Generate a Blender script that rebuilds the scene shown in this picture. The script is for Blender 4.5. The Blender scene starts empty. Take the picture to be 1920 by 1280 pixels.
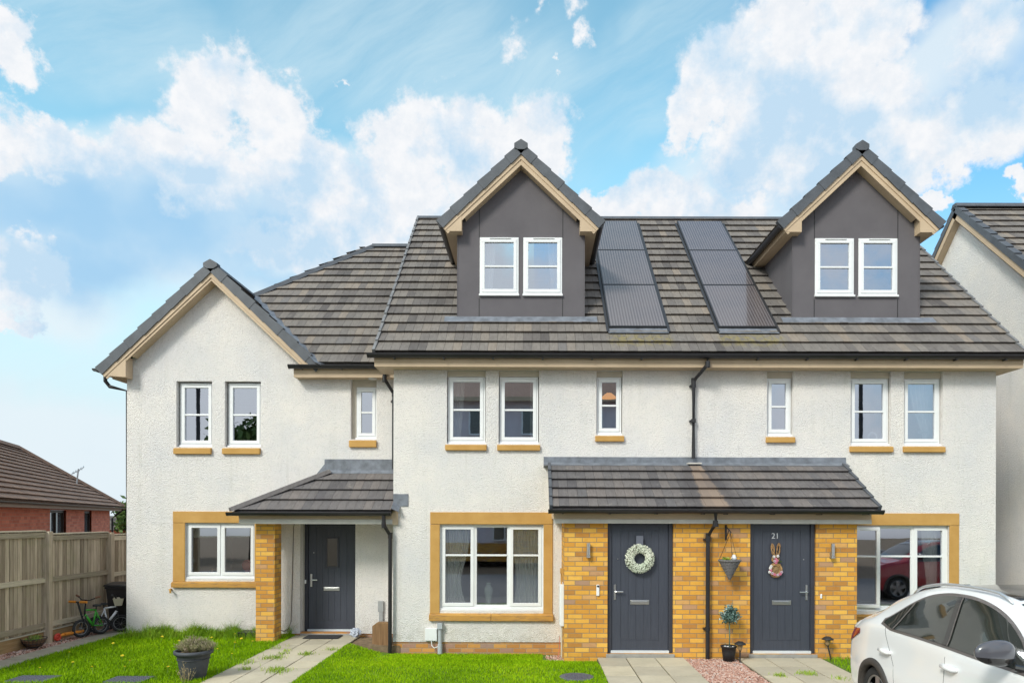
import bpy, bmesh, math, random
import numpy as np
from mathutils import Vector, Matrix

random.seed(7)
RNG = np.random.default_rng(11)
R = math.radians
SC = bpy.context.scene
COL = SC.collection

# ------------------------------------------------------------------ camera
F = 1300.0                      # focal length in photo pixels (1920 wide)
VX, VY, CZ = 1000.0, 968.0, 2.2  # principal point, camera height
cam = bpy.data.cameras.new('camera')
cam.sensor_width = 36.0
cam.lens = F / 1920.0 * 36.0
cam.shift_x = -(VX - 960.0) / 1920.0
cam.shift_y = (VY - 640.0) / 1920.0
cam.clip_start = 0.1
cam.clip_end = 2000.0
camo = bpy.data.objects.new('camera', cam)
camo.location = (0, 0, CZ)
camo.rotation_euler = (R(90), R(0.0), 0)
camo.matrix_world = Matrix.Translation((0, 0, CZ)) @ Matrix.Rotation(R(0.15), 4, 'Y').inverted() @ Matrix.Rotation(R(90), 4, 'X')
COL.objects.link(camo)
SC.camera = camo

def px_dir(px, py):
    """azimuth and elevation (radians) of a photo pixel"""
    y = py - (px - VX) * 0.0026
    x = px + (y - VY) * 0.0026
    a = (x - VX) / F
    b = (VY - y) / F
    return math.atan2(a, 1.0), math.atan2(b, math.hypot(a, 1.0))

# ------------------------------------------------------------------ sky, sun, exposure
SUN_EL, SUN_AZ = 38.0, 216.0     # azimuth measured clockwise from +Y (the far side of the street)
SKY_STRENGTH = 0.1
world = bpy.data.worlds.new('World')
SC.world = world
world.use_nodes = True

def build_world():
    nt = world.node_tree
    nt.nodes.clear()
    L = nt.links.new
    def N(t, **kw):
        n = nt.nodes.new(t)
        for k, v in kw.items():
            setattr(n, k, v)
        return n
    def val(sock, x):
        if hasattr(x, 'is_linked') or hasattr(x, 'links'):
            L(x, sock)
        else:
            sock.default_value = x
    def math_(op, a, b=None, c=None, clamp=False):
        n = N('ShaderNodeMath', operation=op, use_clamp=clamp)
        val(n.inputs[0], a)
        if b is not None: val(n.inputs[1], b)
        if c is not None: val(n.inputs[2], c)
        return n.outputs[0]
    def mixc(f, a, b, bt='MIX'):
        n = N('ShaderNodeMix', data_type='RGBA', blend_type=bt)
        val(n.inputs[0], f)
        for i, x in ((6, a), (7, b)):
            if isinstance(x, tuple): n.inputs[i].default_value = (*x, 1)
            else: L(x, n.inputs[i])
        return n.outputs[2]
    def smooth(x, lo, hi):
        n = N('ShaderNodeMapRange', interpolation_type='SMOOTHSTEP')
        val(n.inputs[0], x); n.inputs[1].default_value = lo; n.inputs[2].default_value = hi
        return n.outputs[0]
    tc = N('ShaderNodeTexCoord')
    d = tc.outputs['Generated']
    sep = N('ShaderNodeSeparateXYZ'); L(d, sep.inputs[0])
    az = math_('ARCTAN2', sep.outputs[0], sep.outputs[1])
    el = math_('ARCSINE', sep.outputs[2])
    comb = N('ShaderNodeCombineXYZ'); L(az, comb.inputs[0]); L(el, comb.inputs[1])
    def noise(scale, detail, rough=0.55, vec=None, offset=(0, 0, 0), lac=2.0, stretch=(1, 1, 1), out='Fac'):
        m = N('ShaderNodeMapping'); L(vec if vec is not None else d, m.inputs[0])
        m.inputs['Location'].default_value = offset
        m.inputs['Scale'].default_value = stretch
        n = N('ShaderNodeTexNoise'); L(m.outputs[0], n.inputs['Vector'])
        n.inputs['Scale'].default_value = scale; n.inputs['Detail'].default_value = detail
        n.inputs['Roughness'].default_value = rough; n.inputs['Lacunarity'].default_value = lac
        return n.outputs[out]
    def vm(op, a, b):
        n = N('ShaderNodeVectorMath', operation=op)
        for i, x in ((0, a), (1, b)):
            if isinstance(x, tuple): n.inputs[i].default_value = x
            else: L(x, n.inputs[i])
        return n.outputs[0]
    w1 = vm('MULTIPLY', vm('SUBTRACT', noise(7, 3, out='Color'), (.5, .5, .5)), (.10, .10, 0))
    w2 = vm('MULTIPLY', vm('SUBTRACT', noise(32, 6, .62, out='Color', offset=(3, 1, 7)), (.5, .5, .5)), (.075, .075, 0))
    p = vm('ADD', vm('ADD', comb.outputs[0], w1), w2)
    psoft = vm('ADD', comb.outputs[0], vm('MULTIPLY', vm('SUBTRACT', noise(5, 4, out='Color', offset=(9, 4, 2)), (.5, .5, .5)), (.2, .2, 0)))
    def blob(px, py, rx, ry, rot=0, vec=None):
        a, e = px_dir(px, py)
        m = N('ShaderNodeMapping', vector_type='TEXTURE'); L(vec if vec is not None else p, m.inputs[0])
        m.inputs['Location'].default_value = (a, e, 0)
        m.inputs['Rotation'].default_value = (0, 0, R(rot))
        k = math.cos(a) ** 1.5 * math.cos(e)
        m.inputs['Scale'].default_value = (rx / F * k, ry / F * k, 1)
        g = N('ShaderNodeTexGradient', gradient_type='SPHERICAL'); L(m.outputs[0], g.inputs[0])
        return g.outputs['Fac']
    def group(bl, op='MAXIMUM', vec=None):
        acc = None
        for b in bl:
            s = blob(*b, vec=vec)
            acc = s if acc is None else math_(op, acc, s)
        return acc
    # crisp cumulus (photo pixels, radii in pixels, rotation)
    crisp = [(-10, 90, 130, 95, 0), (-60, 240, 240, 115, 0), (110, 275, 210, 105, -12), (260, 280, 180, 110, 12),
             (400, 190, 175, 135, 8), (330, 300, 240, 120, 0), (520, 235, 140, 110, -25), (580, 330, 200, 120, 0),
             (760, 270, 150, 145, 0), (880, 300, 200, 150, 0), (1010, 265, 110, 130, 0), (700, 390, 260, 130, 0), 
             (930, 400, 190, 120, 0), (1230, 370, 165, 90, 0), (1130, 395, 120, 60, 0), (1350, 400, 160, 70, 0),
             (1340, 150, 130, 120, 0), (1450, 110, 230, 175, 0), (1590, 60, 190, 150, 0), (1480, 250, 270, 190, -20), 
             (1620, 230, 190, 160, 0), (1640, 350, 200, 120, 0), (1850, 60, 125, 150, 0), (1870, 220, 190, 130, 0), (1770, 270, 160, 110, 0),
             
             (790, 235, 30, 20, 0), (1755, 385, 40, 40, 0), (1925, 340, 40, 50, 0), (40, 520, 130, 95, -10), (20, 600, 90, 50, 0),
             (1300, 210, 80, 90, 0), (610, 470, 240, 70, 0)]
    Fc = group(crisp)
    n1 = noise(11, 9, .6, offset=(1.3, 2.1, 5.5))
    n2 = noise(45, 7, .65, offset=(4, 4, 1))
    puff = group([(965, 80, 66, 54, 30), (1016, 10, 34, 40, 0), (1085, 4, 64, 40, 0), (1096, 62, 44, 42, 40), (640, 163, 24, 18, 0), (1050, 118, 20, 16, 0)], vec=vm('ADD', comb.outputs[0], w2))
    Fc = math_('MAXIMUM', Fc, math_('MULTIPLY', puff, .46))
    fld = math_('ADD', math_('ADD', Fc, math_('MULTIPLY', math_('SUBTRACT', n1, .5), .62)), math_('MULTIPLY', math_('SUBTRACT', n2, .5), .34))
    dens = smooth(fld, .22, .50)
    # soft banks and veil
    soft = [(130, 380, 420, 210, 0), (350, 400, 420, 200, 0), (560, 420, 300, 150, 0), (0, 480, 300, 200, 0), (760, 440, 300, 140, 0),
            (100, 850, 420, 190, 0), (1500, 330, 330, 140, 0), (1800, 170, 260, 180, 0), (620, 560, 260, 90, 0)]
    Fs = group(soft, vec=psoft)
    sdens = smooth(math_('ADD', Fs, math_('MULTIPLY', math_('SUBTRACT', noise(6, 5, offset=(2, 8, 1)), .5), .5)), .05, .5)
    # clouds on the unseen side of the sky (mirrored in the glass, brightened to light the house fronts)
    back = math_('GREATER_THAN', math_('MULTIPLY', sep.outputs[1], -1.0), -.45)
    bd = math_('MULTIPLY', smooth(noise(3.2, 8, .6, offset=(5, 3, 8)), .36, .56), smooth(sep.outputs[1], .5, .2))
    wz = vm('MULTIPLY', vm('SUBTRACT', noise(2.2, 3, out='Color', offset=(1, 9, 4)), (.5, .5, .5)), (.2, .2, .2))
    rotm = N('ShaderNodeMapping'); L(vm('ADD', d, wz), rotm.inputs[0]); rotm.inputs['Rotation'].default_value = (0, R(28), 0)
    veil_n = noise(2.2, 9, .66, vec=rotm.outputs[0], offset=(7, 1, 3), stretch=(.8, 1, 5.5))
    veil = smooth(veil_n, .26, .74)
    veilg = group([(720, 60, 420, 230, 20), (200, 40, 430, 170, 0), (1050, 180, 260, 170, -30), (60, 640, 500, 260, 0), (900, 130, 300, 120, 25), (1250, 60, 300, 120, 15), (1150, 200, 200, 80, -20)], vec=psoft)
    veil = math_('MULTIPLY', veil, smooth(veilg, 0.0, .6))
    # blue of the sky
    sky = N('ShaderNodeTexSky', sky_type='NISHITA', sun_disc=False)
    sky.sun_elevation = R(SUN_EL); sky.sun_rotation = R(SUN_AZ)
    sky.altitude = 50; sky.air_density = 1.0; sky.dust_density = 1.0; sky.ozone_density = 1.5
    blue = mixc(1.0, sky.outputs[0], (2.75, 3.55, 2.8), 'MULTIPLY')
    azr = smooth(az, .15, .62)
    blue = mixc(azr, blue, mixc(1.0, blue, (.50, .70, .92), 'MULTIPLY'))
    hor = smooth(el, .46, .04)
    blue = mixc(math_('MULTIPLY', hor, .95), blue, (6.9, 8.0, 8.8))
    blue = mixc(math_('MULTIPLY', veil, .6), blue, (7.0, 8.7, 9.4))
    # cloud colour: white tops, blue-grey bodies
    shade = group([(80, 390, 430, 130, -4), (330, 430, 480, 150, 0), (600, 420, 260, 110, 0), (150, 470, 300, 120, 0), (760, 460, 200, 60, 0),
                   (1500, 230, 230, 130, -15), (1620, 330, 230, 100, 0), (1860, 200, 150, 120, 0), (360, 330, 200, 60, 0),
                   (1420, 320, 130, 90, 0), (640, 520, 300, 60, 0)], vec=psoft)
    sh = smooth(math_('ADD', shade, math_('MULTIPLY', math_('SUBTRACT', noise(9, 6, .55, offset=(3, 3, 3)), .5), .8)), -.02, 1.0)
    relief = math_('SUBTRACT', noise(13, 7, .6, offset=(1.3, 2.1, 5.5 + .10)), noise(13, 7, .6, offset=(1.3, 2.1, 5.5)))
    rel = math_('ADD', math_('MULTIPLY', relief, 3.4), math_('MULTIPLY', math_('SUBTRACT', noise(16, 9, .68, offset=(6, 2, 2)), .5), 1.1))
    sh2 = math_('ADD', sh, rel, clamp=True)
    whit = mixc(smooth(n2, .3, .7), (8.3, 8.75, 9.3), (9.5, 9.6, 9.8))
    ccol = mixc(sh2, whit, (5.5, 7.4, 9.1))
    softc = mixc(sh, (8.0, 9.0, 9.6), (3.7, 6.15, 8.7))
    c = mixc(math_('MULTIPLY', sdens, .86), blue, softc)
    c = mixc(dens, c, ccol)
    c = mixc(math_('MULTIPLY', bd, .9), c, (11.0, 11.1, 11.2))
    # below the horizon: dull ground light
    c = mixc(smooth(sep.outputs[2], -.01, -.06), c, (2.0, 2.1, 1.8))
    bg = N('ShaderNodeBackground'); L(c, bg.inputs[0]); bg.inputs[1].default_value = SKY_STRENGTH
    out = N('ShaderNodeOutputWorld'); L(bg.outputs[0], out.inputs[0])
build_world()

sl = bpy.data.lights.new('sun', 'SUN')
sl.energy = 2.6
sl.angle = R(14)
sl.color = (1.0, .95, .88)
so = bpy.data.objects.new('sun', sl)
so.location = (-6, -12, 20)
sd = Vector((math.sin(R(SUN_AZ)) * math.cos(R(SUN_EL)), math.cos(R(SUN_AZ)) * math.cos(R(SUN_EL)), math.sin(R(SUN_EL))))
so.rotation_euler = sd.to_track_quat('Z', 'Y').to_euler()
COL.objects.link(so)

SC.view_settings.view_transform = 'Standard'
SC.view_settings.look = 'None'
SC.view_settings.exposure = 0.0
SC.view_settings.gamma = 1.0
SC.view_settings.use_curve_mapping = False

# ------------------------------------------------------------------ object helpers
ORG = {}
def _tag(o, label=None, cat=None, group=None, kind=None):
    if label: o['label'] = label
    if cat: o['category'] = cat
    if group: o['group'] = group
    if kind: o['kind'] = kind
    return o

def thing(name, label, cat, loc, group=None):
    o = bpy.data.objects.new(name, None)
    COL.objects.link(o)
    o.location = loc
    o.empty_display_size = .2
    ORG[o.name] = Vector(loc)
    return _tag(o, label, cat, group)

class MB:
    """collects faces in WORLD coordinates, then links them as one mesh object"""
    def __init__(s):
        s.v = []; s.f = []; s.m = []; s.c = []; s.cur = 0; s.col = 0.5
    def add(s, vs, fs, m=None, c=None):
        b = len(s.v)
        s.v.extend([tuple(q) for q in vs])
        for f in fs:
            s.f.append(tuple(b + i for i in f)); s.m.append(s.cur if m is None else m); s.c.append(s.col if c is None else c)
        return s
    def poly(s, pts, m=None, c=None):
        return s.add(pts, [tuple(range(len(pts)))], m, c)
    def box(s, x0, x1, y0, y1, z0, z1, m=None, c=None):
        x0, x1 = min(x0, x1), max(x0, x1); y0, y1 = min(y0, y1), max(y0, y1); z0, z1 = min(z0, z1), max(z0, z1)
        v = [(x0, y0, z0), (x1, y0, z0), (x1, y1, z0), (x0, y1, z0), (x0, y0, z1), (x1, y0, z1), (x1, y1, z1), (x0, y1, z1)]
        return s.add(v, [(0, 3, 2, 1), (4, 5, 6, 7), (0, 1, 5, 4), (1, 2, 6, 5), (2, 3, 7, 6), (3, 0, 4, 7)], m, c)
    def obox(s, O, ux, uy, uz, m=None, c=None):
        O = Vector(O); ux = Vector(ux); uy = Vector(uy); uz = Vector(uz)
        v = [O, O + ux, O + ux + uy, O + uy, O + uz, O + ux + uz, O + ux + uy + uz, O + uy + uz]
        f = [(0, 3, 2, 1), (4, 5, 6, 7), (0, 1, 5, 4), (1, 2, 6, 5), (2, 3, 7, 6), (3, 0, 4, 7)]
        if ux.cross(uy).dot(uz) < 0: f = [tuple(reversed(q)) for q in f]
        return s.add(v, f, m, c)
    def prism(s, pts, ext, m=None, c=None):
        """pts: planar 3D polygon; ext: extrusion vector"""
        n = len(pts); a = [Vector(q) for q in pts]; e = Vector(ext)
        nor = Vector((0, 0, 0))
        for i in range(n): nor += (a[i] - a[0]).cross(a[(i + 1) % n] - a[0])
        if nor.dot(e) > 0: a = a[::-1]
        b = [q + e for q in a]
        fs = [tuple(range(n)), tuple(range(2 * n - 1, n - 1, -1))]
        for i in range(n):
            j = (i + 1) % n
            fs.append((i, i + n, j + n, j))
        return s.add(a + b, fs, m, c)
    def tube(s, pts, r, n=8, m=None, c=None, caps=True, closed=False):
        P = [Vector(q) for q in pts]; K = len(P)
        rs = r if isinstance(r, (list, tuple)) else [r] * K
        rings = []; up = Vector((0, 0, 1))
        for i in range(K):
            if closed: t = P[(i + 1) % K] - P[i - 1]
            else: t = P[min(i + 1, K - 1)] - P[max(i - 1, 0)]
            t.normalize()
            a = up.cross(t)
            if a.length < .15: a = Vector((1, 0, 0)).cross(t)
            a.normalize(); b = t.cross(a)
            rings.append([P[i] + (a * math.cos(2 * math.pi * k / n) + b * math.sin(2 * math.pi * k / n)) * rs[i] for k in range(n)])
        vs = [q for r_ in rings for q in r_]; fs = []
        for i in range(K if closed else K - 1):
            j = (i + 1) % K
            for k in range(n):
                l = (k + 1) % n
                fs.append((i * n + k, i * n + l, j * n + l, j * n + k))
        if caps and not closed:
            fs.append(tuple(range(n - 1, -1, -1))); fs.append(tuple((K - 1) * n + k for k in range(n)))
        return s.add(vs, fs, m, c)
    def lathe(s, prof, cx, cy, n=24, m=None, c=None, z0=0.0):
        """prof: list of (r, z)"""
        vs = []; fs = []
        for (r, z) in prof:
            for k in range(n):
                a = 2 * math.pi * k / n
                vs.append((cx + r * math.cos(a), cy + r * math.sin(a), z0 + z))
        for i in range(len(prof) - 1):
            for k in range(n):
                l = (k + 1) % n
                fs.append((i * n + k, i * n + l, (i + 1) * n + l, (i + 1) * n + k))
        return s.add(vs, fs, m, c)
    def torus(s, C, R0, r, axis, n=28, k=8, m=None, c=None):
        C = Vector(C); ax = Vector(axis).normalized()
        a = ax.orthogonal().normalized(); b = ax.cross(a)
        vs = []; fs = []
        for i in range(n):
            t = 2 * math.pi * i / n; rad = a * math.cos(t) + b * math.sin(t)
            for j in range(k):
                u = 2 * math.pi * j / k
                vs.append(C + rad * (R0 + r * math.cos(u)) + ax * r * math.sin(u))
        for i in range(n):
            for j in range(k):
                fs.append((i * k + j, ((i + 1) % n) * k + j, ((i + 1) % n) * k + (j + 1) % k, i * k + (j + 1) % k))
        return s.add(vs, fs, m, c)
    def build(s, name, mats, parent=None, smooth=False, org=None, bevel=0, clip=None, xf=None, split=None):
        if split is not None:        # one object per side
            halves = []
            for sg in (-1, 1):
                h = MB(); mp = {}
                for f, m_, c_ in zip(s.f, s.m, s.c):
                    if sum((s.v[i][0] - split) for i in f) * sg <= 0: continue
                    for i in f:
                        if i not in mp: mp[i] = len(h.v); h.v.append(s.v[i])
                    h.f.append(tuple(mp[i] for i in f)); h.m.append(m_); h.c.append(c_)
                halves.append(h.build(name, mats, parent, smooth, org, bevel, clip, xf))
            return halves[0]
        me = bpy.data.meshes.new(name)
        if parent is not None:
            o = ORG[parent.name]
        else:
            o = Vector(org) if org is not None else Vector((0, 0, 0))
        vs = s.v
        if xf is not None: vs = [xf(Vector(q)) for q in vs]
        me.from_pydata([(q[0] - o[0], q[1] - o[1], q[2] - o[2]) for q in vs], [], s.f)
        if not isinstance(mats, (list, tuple)): mats = [mats]
        for m in mats: me.materials.append(m)
        if len(mats) > 1: me.polygons.foreach_set('material_index', s.m)
        ca = me.attributes.new('var', 'FLOAT', 'FACE'); ca.data.foreach_set('value', s.c)
        if clip:
            bm = bmesh.new(); bm.from_mesh(me)
            for (co, no) in clip:
                co = Vector(co) - o
                bmesh.ops.bisect_plane(bm, geom=bm.verts[:] + bm.edges[:] + bm.faces[:], plane_co=co, plane_no=Vector(no), clear_outer=True)
            bm.to_mesh(me); bm.free()
        if smooth: me.polygons.foreach_set('use_smooth', [True] * len(me.polygons))
        me.update()
        ob = bpy.data.objects.new(name, me); COL.objects.link(ob)
        if parent is not None: ob.parent = parent
        else: ob.location = o
        ORG[ob.name] = o.copy()
        if bevel:
            md = ob.modifiers.new('bevel', 'BEVEL'); md.width = bevel; md.segments = 2; md.limit_method = 'ANGLE'
        return ob

def copy_thing(root, loc, label=None, parts=True):
    r = root.copy(); COL.objects.link(r); r.location = loc; ORG[r.name] = Vector(loc)
    if label: r['label'] = label
    def rec(a, b):
        for ch in [q for q in bpy.data.objects if q.parent == a]:
            c = ch.copy(); COL.objects.link(c); c.parent = b; rec(ch, c)
    if parts: rec(root, r)
    return r

# ------------------------------------------------------------------ materials
def mat(name, base=(.5, .5, .5), rough=.6, metal=0.0, spec=.5, build=None, coat=0):
    m = bpy.data.materials.new(name); m.use_nodes = True
    b = m.node_tree.nodes['Principled BSDF']
    b.inputs['Base Color'].default_value = (*base, 1)
    b.inputs['Roughness'].default_value = rough
    b.inputs['Metallic'].default_value = metal
    b.inputs['Specular IOR Level'].default_value = spec
    if coat: b.inputs['Coat Weight'].default_value = coat; b.inputs['Coat Roughness'].default_value = .04
    if build: build(G(m.node_tree, b))
    return m

class G:
    def __init__(g, nt, b): g.nt = nt; g.b = b; g._tc = None
    def N(g, t, **kw):
        n = g.nt.nodes.new(t)
        for k, v in kw.items(): setattr(n, k, v)
        return n
    def put(g, sock, x):
        if isinstance(x, bpy.types.NodeSocket): g.nt.links.new(x, sock)
        elif isinstance(x, tuple) and len(x) == 3 and sock.type == 'RGBA': sock.default_value = (*x, 1)
        else: sock.default_value = x
    @property
    def pos(g):
        if g._tc is None: g._tc = g.N('ShaderNodeNewGeometry')
        return g._tc.outputs['Position']
    def xyz(g):
        s = g.N('ShaderNodeSeparateXYZ'); g.put(s.inputs[0], g.pos); return s.outputs
    def comb(g, x, y, z):
        s = g.N('ShaderNodeCombineXYZ')
        for i, q in enumerate((x, y, z)): g.put(s.inputs[i], q)
        return s.outputs[0]
    def mul(g, v, s):
        n = g.N('ShaderNodeVectorMath', operation='MULTIPLY'); g.put(n.inputs[0], v); n.inputs[1].default_value = s
        return n.outputs[0]
    def noise(g, scale, detail=4, rough=.55, vec=None, out='Fac'):
        n = g.N('ShaderNodeTexNoise'); g.put(n.inputs['Vector'], vec if vec is not None else g.pos)
        n.inputs['Scale'].default_value = scale; n.inputs['Detail'].default_value = detail; n.inputs['Roughness'].default_value = rough
        return n.outputs[out]
    def voro(g, scale, vec=None, feat='F1', out='Distance'):
        n = g.N('ShaderNodeTexVoronoi', feature=feat); g.put(n.inputs['Vector'], vec if vec is not None else g.pos)
        n.inputs['Scale'].default_value = scale
        return n.outputs[out]
    def m(g, op, a, b=None, c=None, clamp=False):
        n = g.N('ShaderNodeMath', operation=op, use_clamp=clamp)
        g.put(n.inputs[0], a)
        if b is not None: g.put(n.inputs[1], b)
        if c is not None: g.put(n.inputs[2], c)
        return n.outputs[0]
    def step(g, x, lo, hi):
        n = g.N('ShaderNodeMapRange', interpolation_type='SMOOTHSTEP'); g.put(n.inputs[0], x)
        n.inputs[1].default_value = lo; n.inputs[2].default_value = hi
        return n.outputs[0]
    def mix(g, f, a, b, bt='MIX'):
        n = g.N('ShaderNodeMix', data_type='RGBA', blend_type=bt); g.put(n.inputs[0], f); g.put(n.inputs[6], a); g.put(n.inputs[7], b)
        return n.outputs[2]
    def ramp(g, f, stops, interp='LINEAR'):
        n = g.N('ShaderNodeValToRGB'); g.put(n.inputs[0], f); cr = n.color_ramp; cr.interpolation = interp
        while len(cr.elements) < len(stops): cr.elements.new(.5)
        for e, (p, c) in zip(cr.elements, stops): e.position = p; e.color = (*c, 1)
        return n.outputs[0]
    def attr(g, name='var'):
        n = g.N('ShaderNodeAttribute'); n.attribute_name = name; return n.outputs['Fac']
    def white(g, vec):
        n = g.N('ShaderNodeTexWhiteNoise', noise_dimensions='3D'); g.put(n.inputs['Vector'], vec); return n.outputs['Value']
    def color(g, c): g.put(g.b.inputs['Base Color'], c)
    def rough(g, c): g.put(g.b.inputs['Roughness'], c)
    def bump(g, h, strength=.5, dist=.01, prev=None):
        n = g.N('ShaderNodeBump'); g.put(n.inputs['Height'], h); n.inputs['Strength'].default_value = strength; n.inputs['Distance'].default_value = dist
        if prev is not None: g.put(n.inputs['Normal'], prev)
        g.put(g.b.inputs['Normal'], n.outputs[0]); return n.outputs[0]

def _render_wall(tint=(1, 1, 1)):
    def f(g):
        n1 = g.noise(1.1, 5, .6); n2 = g.noise(7, 4, .6); 
        streak = g.noise(1.0, 4, .6, vec=g.mul(g.pos, (5, 5, .5)))
        c = g.ramp(n1, [(.3, (.745 * tint[0], .727 * tint[1], .73 * tint[2])), (.66, (.87 * tint[0], .82 * tint[1], .775 * tint[2]))])
        c = g.mix(g.m('MULTIPLY', g.step(streak, .52, .75), .3), c, (.66, .64, .59))
        c = g.mix(g.m('MULTIPLY', g.step(n2, .55, .8), .2), c, (.84, .82, .77))
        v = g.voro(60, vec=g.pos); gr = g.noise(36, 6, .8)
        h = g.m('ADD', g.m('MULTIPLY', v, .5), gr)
        zz = g.xyz()[2]
        spl = g.m('MULTIPLY', g.m('MULTIPLY', g.step(zz, .45, .05), g.step(g.noise(7, 5, .7), .35, .7)), .45)
        c = g.mix(spl, c, (.42, .38, .30))
        st2 = g.noise(1.0, 5, .7, vec=g.mul(g.pos, (9, 9, .7)))
        c = g.mix(g.m('MULTIPLY', g.step(st2, .56, .74), .22), c, (.50, .48, .42))
        pit = g.step(g.voro(9, feat='F1'), .075, .02)
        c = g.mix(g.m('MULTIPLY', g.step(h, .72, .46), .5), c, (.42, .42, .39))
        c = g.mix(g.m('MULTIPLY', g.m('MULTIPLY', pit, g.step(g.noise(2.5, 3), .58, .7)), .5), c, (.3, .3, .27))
        g.color(c); g.rough(.92)
        g.bump(h, 1.0, .018)
    return f

def _brick(pal, mort=(.42, .33, .22)):
    def f(g):
        x, y, z = g.xyz()
        u = g.m('ADD', x, y)
        row = g.m('FLOOR', g.m('DIVIDE', z, .075))
        off = g.m('MULTIPLY', g.m('MODULO', g.m('ABSOLUTE', row), 2.0), .1125)
        uu = g.m('DIVIDE', g.m('ADD', g.m('ADD', u, off), 50.0), .225)
        colm = g.m('FLOOR', uu)
        fu = g.m('FRACT', uu)
        fv = g.m('FRACT', g.m('DIVIDE', g.m('ADD', z, 30.0), .075))
        wob = g.m('MULTIPLY', g.m('SUBTRACT', g.noise(60, 3), .5), .02)
        eu = g.m('MINIMUM', fu, g.m('SUBTRACT', 1.0, fu))
        ev = g.m('MINIMUM', fv, g.m('SUBTRACT', 1.0, fv))
        mu = g.step(g.m('ADD', g.m('MULTIPLY', eu, .225), g.m('MULTIPLY', wob, .1)), .004, .0065)
        mv = g.step(g.m('ADD', g.m('MULTIPLY', ev, .075), g.m('MULTIPLY', wob, .1)), .004, .0065)
        mask = g.m('MULTIPLY', mu, mv)
        r1 = g.white(g.comb(colm, row, 3.0)); r2 = g.white(g.comb(colm, row, 9.0))
        c = g.ramp(r1, pal)
        c = g.mix(g.m('MULTIPLY', r2, .35), c, (1.15, 1.08, 1.0), 'MULTIPLY')
        c = g.mix(g.m('MULTIPLY', g.step(g.noise(14, 5, .65), .45, .8), .45), c, (.75, .6, .5), 'MULTIPLY')
        c = g.mix(mask, mort, c)
        g.color(c); g.rough(.85)
        g.bump(g.m('ADD', mask, g.m('MULTIPLY', g.noise(120, 3), .25)), .6, .006)
    return f

def _tiles(extra=None, pal=None):
    pal = pal or [(0, (.098, .087, .083)), (.25, (.143, .127, .119)), (.5, (.182, .163, .149)), (.75, (.215, .189, .167)), (.95, (.26, .215, .175)), (1, (.165, .152, .147))]
    def f(g):
        a = g.attr()
        c = g.ramp(a, pal)
        st = g.noise(1.0, 5, .65, vec=g.mul(g.pos, (26, 6, 6)))
        c = g.mix(g.m('MULTIPLY', g.step(st, .38, .7), .55), c, (.62, .60, .58), 'MULTIPLY')
        c = g.mix(g.m('MULTIPLY', g.step(g.noise(9, 6, .7), .56, .75), .5), c, (.34, .31, .27))
        if extra: c = extra(g, c)
        g.color(c); g.rough(.8)
        g.bump(g.noise(55, 5, .7), .4, .006)
    return f

def lichen(g, c):
    x, y, z = g.xyz()
    def band(x0, x1):
        return g.m('MULTIPLY', g.step(x, x0 - .1, x0 + .08), g.step(x, x1 + .1, x1 - .08))
    m = g.m('ADD', band(1.32, 2.35), band(3.22, 4.28), clamp=True)
    m = g.m('MULTIPLY', m, g.m('MULTIPLY', g.step(z, 5.02, 5.2), g.step(z, 5.44, 5.30)))
    n = g.step(g.noise(11, 6, .75), .42, .58)
    m = g.m('MULTIPLY', g.m('MULTIPLY', m, n), .85)
    c = g.mix(g.m('MULTIPLY', m, .75), c, (.27, .22, .07))
    spots = g.m('MULTIPLY', g.step(g.noise(6, 6, .8), .66, .72), .5)
    return g.mix(spots, c, (.36, .30, .14))

def porch_stain(g, c):
    x, y, z = g.xyz()
    t = g.m('DIVIDE', g.m('SUBTRACT', 3.1, z), .8)         # 0 at the top, 1 at the gutter
    cx = g.m('ADD', 2.75, g.m('MULTIPLY', t, .06))
    w = g.m('ADD', .09, g.m('MULTIPLY', t, .12))
    dd = g.m('DIVIDE', g.m('ABSOLUTE', g.m('SUBTRACT', x, cx)), w)
    wob = g.m('MULTIPLY', g.m('SUBTRACT', g.noise(12, 5, .7), .5), .9)
    m = g.step(g.m('ADD', dd, wob), 1.15, .85)
    dark = g.step(g.m('ADD', g.m('MULTIPLY', dd, .30), wob), .95, .5)
    c = g.mix(g.m('MULTIPLY', dark, .6), c, (.07, .062, .065))
    return g.mix(g.m('MULTIPLY', m, g.m('ADD', .35, g.m('MULTIPLY', g.attr(), .5))), c, (.30, .22, .165))

def _wood(base, alt, along='z', sc=1.0):
    def f(g):
        st = (38, 38, 2.2) if along == 'z' else (38, 2.2, 38)
        n = g.noise(1.0 * sc, 5, .65, vec=g.mul(g.pos, st))
        c = g.ramp(n, [(.28, tuple(q * .62 for q in base)), (.5, base), (.75, alt)])
        v = g.attr()
        c = g.mix(.85, c, g.ramp(v, [(0, (.48, .44, .40)), (.5, (.9, .88, .86)), (1, (1.2, 1.18, 1.16))]), 'MULTIPLY')
        x, y, z = g.xyz()
        alg = g.m('MULTIPLY', g.step(g.noise(3.2, 5, .7), .5, .68), .5)
        c = g.mix(g.m('MULTIPLY', alg, .45), c, (.30, .30, .14))
        g.color(c); g.rough(.88); g.bump(n, .5, .004)
    return f

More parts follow.
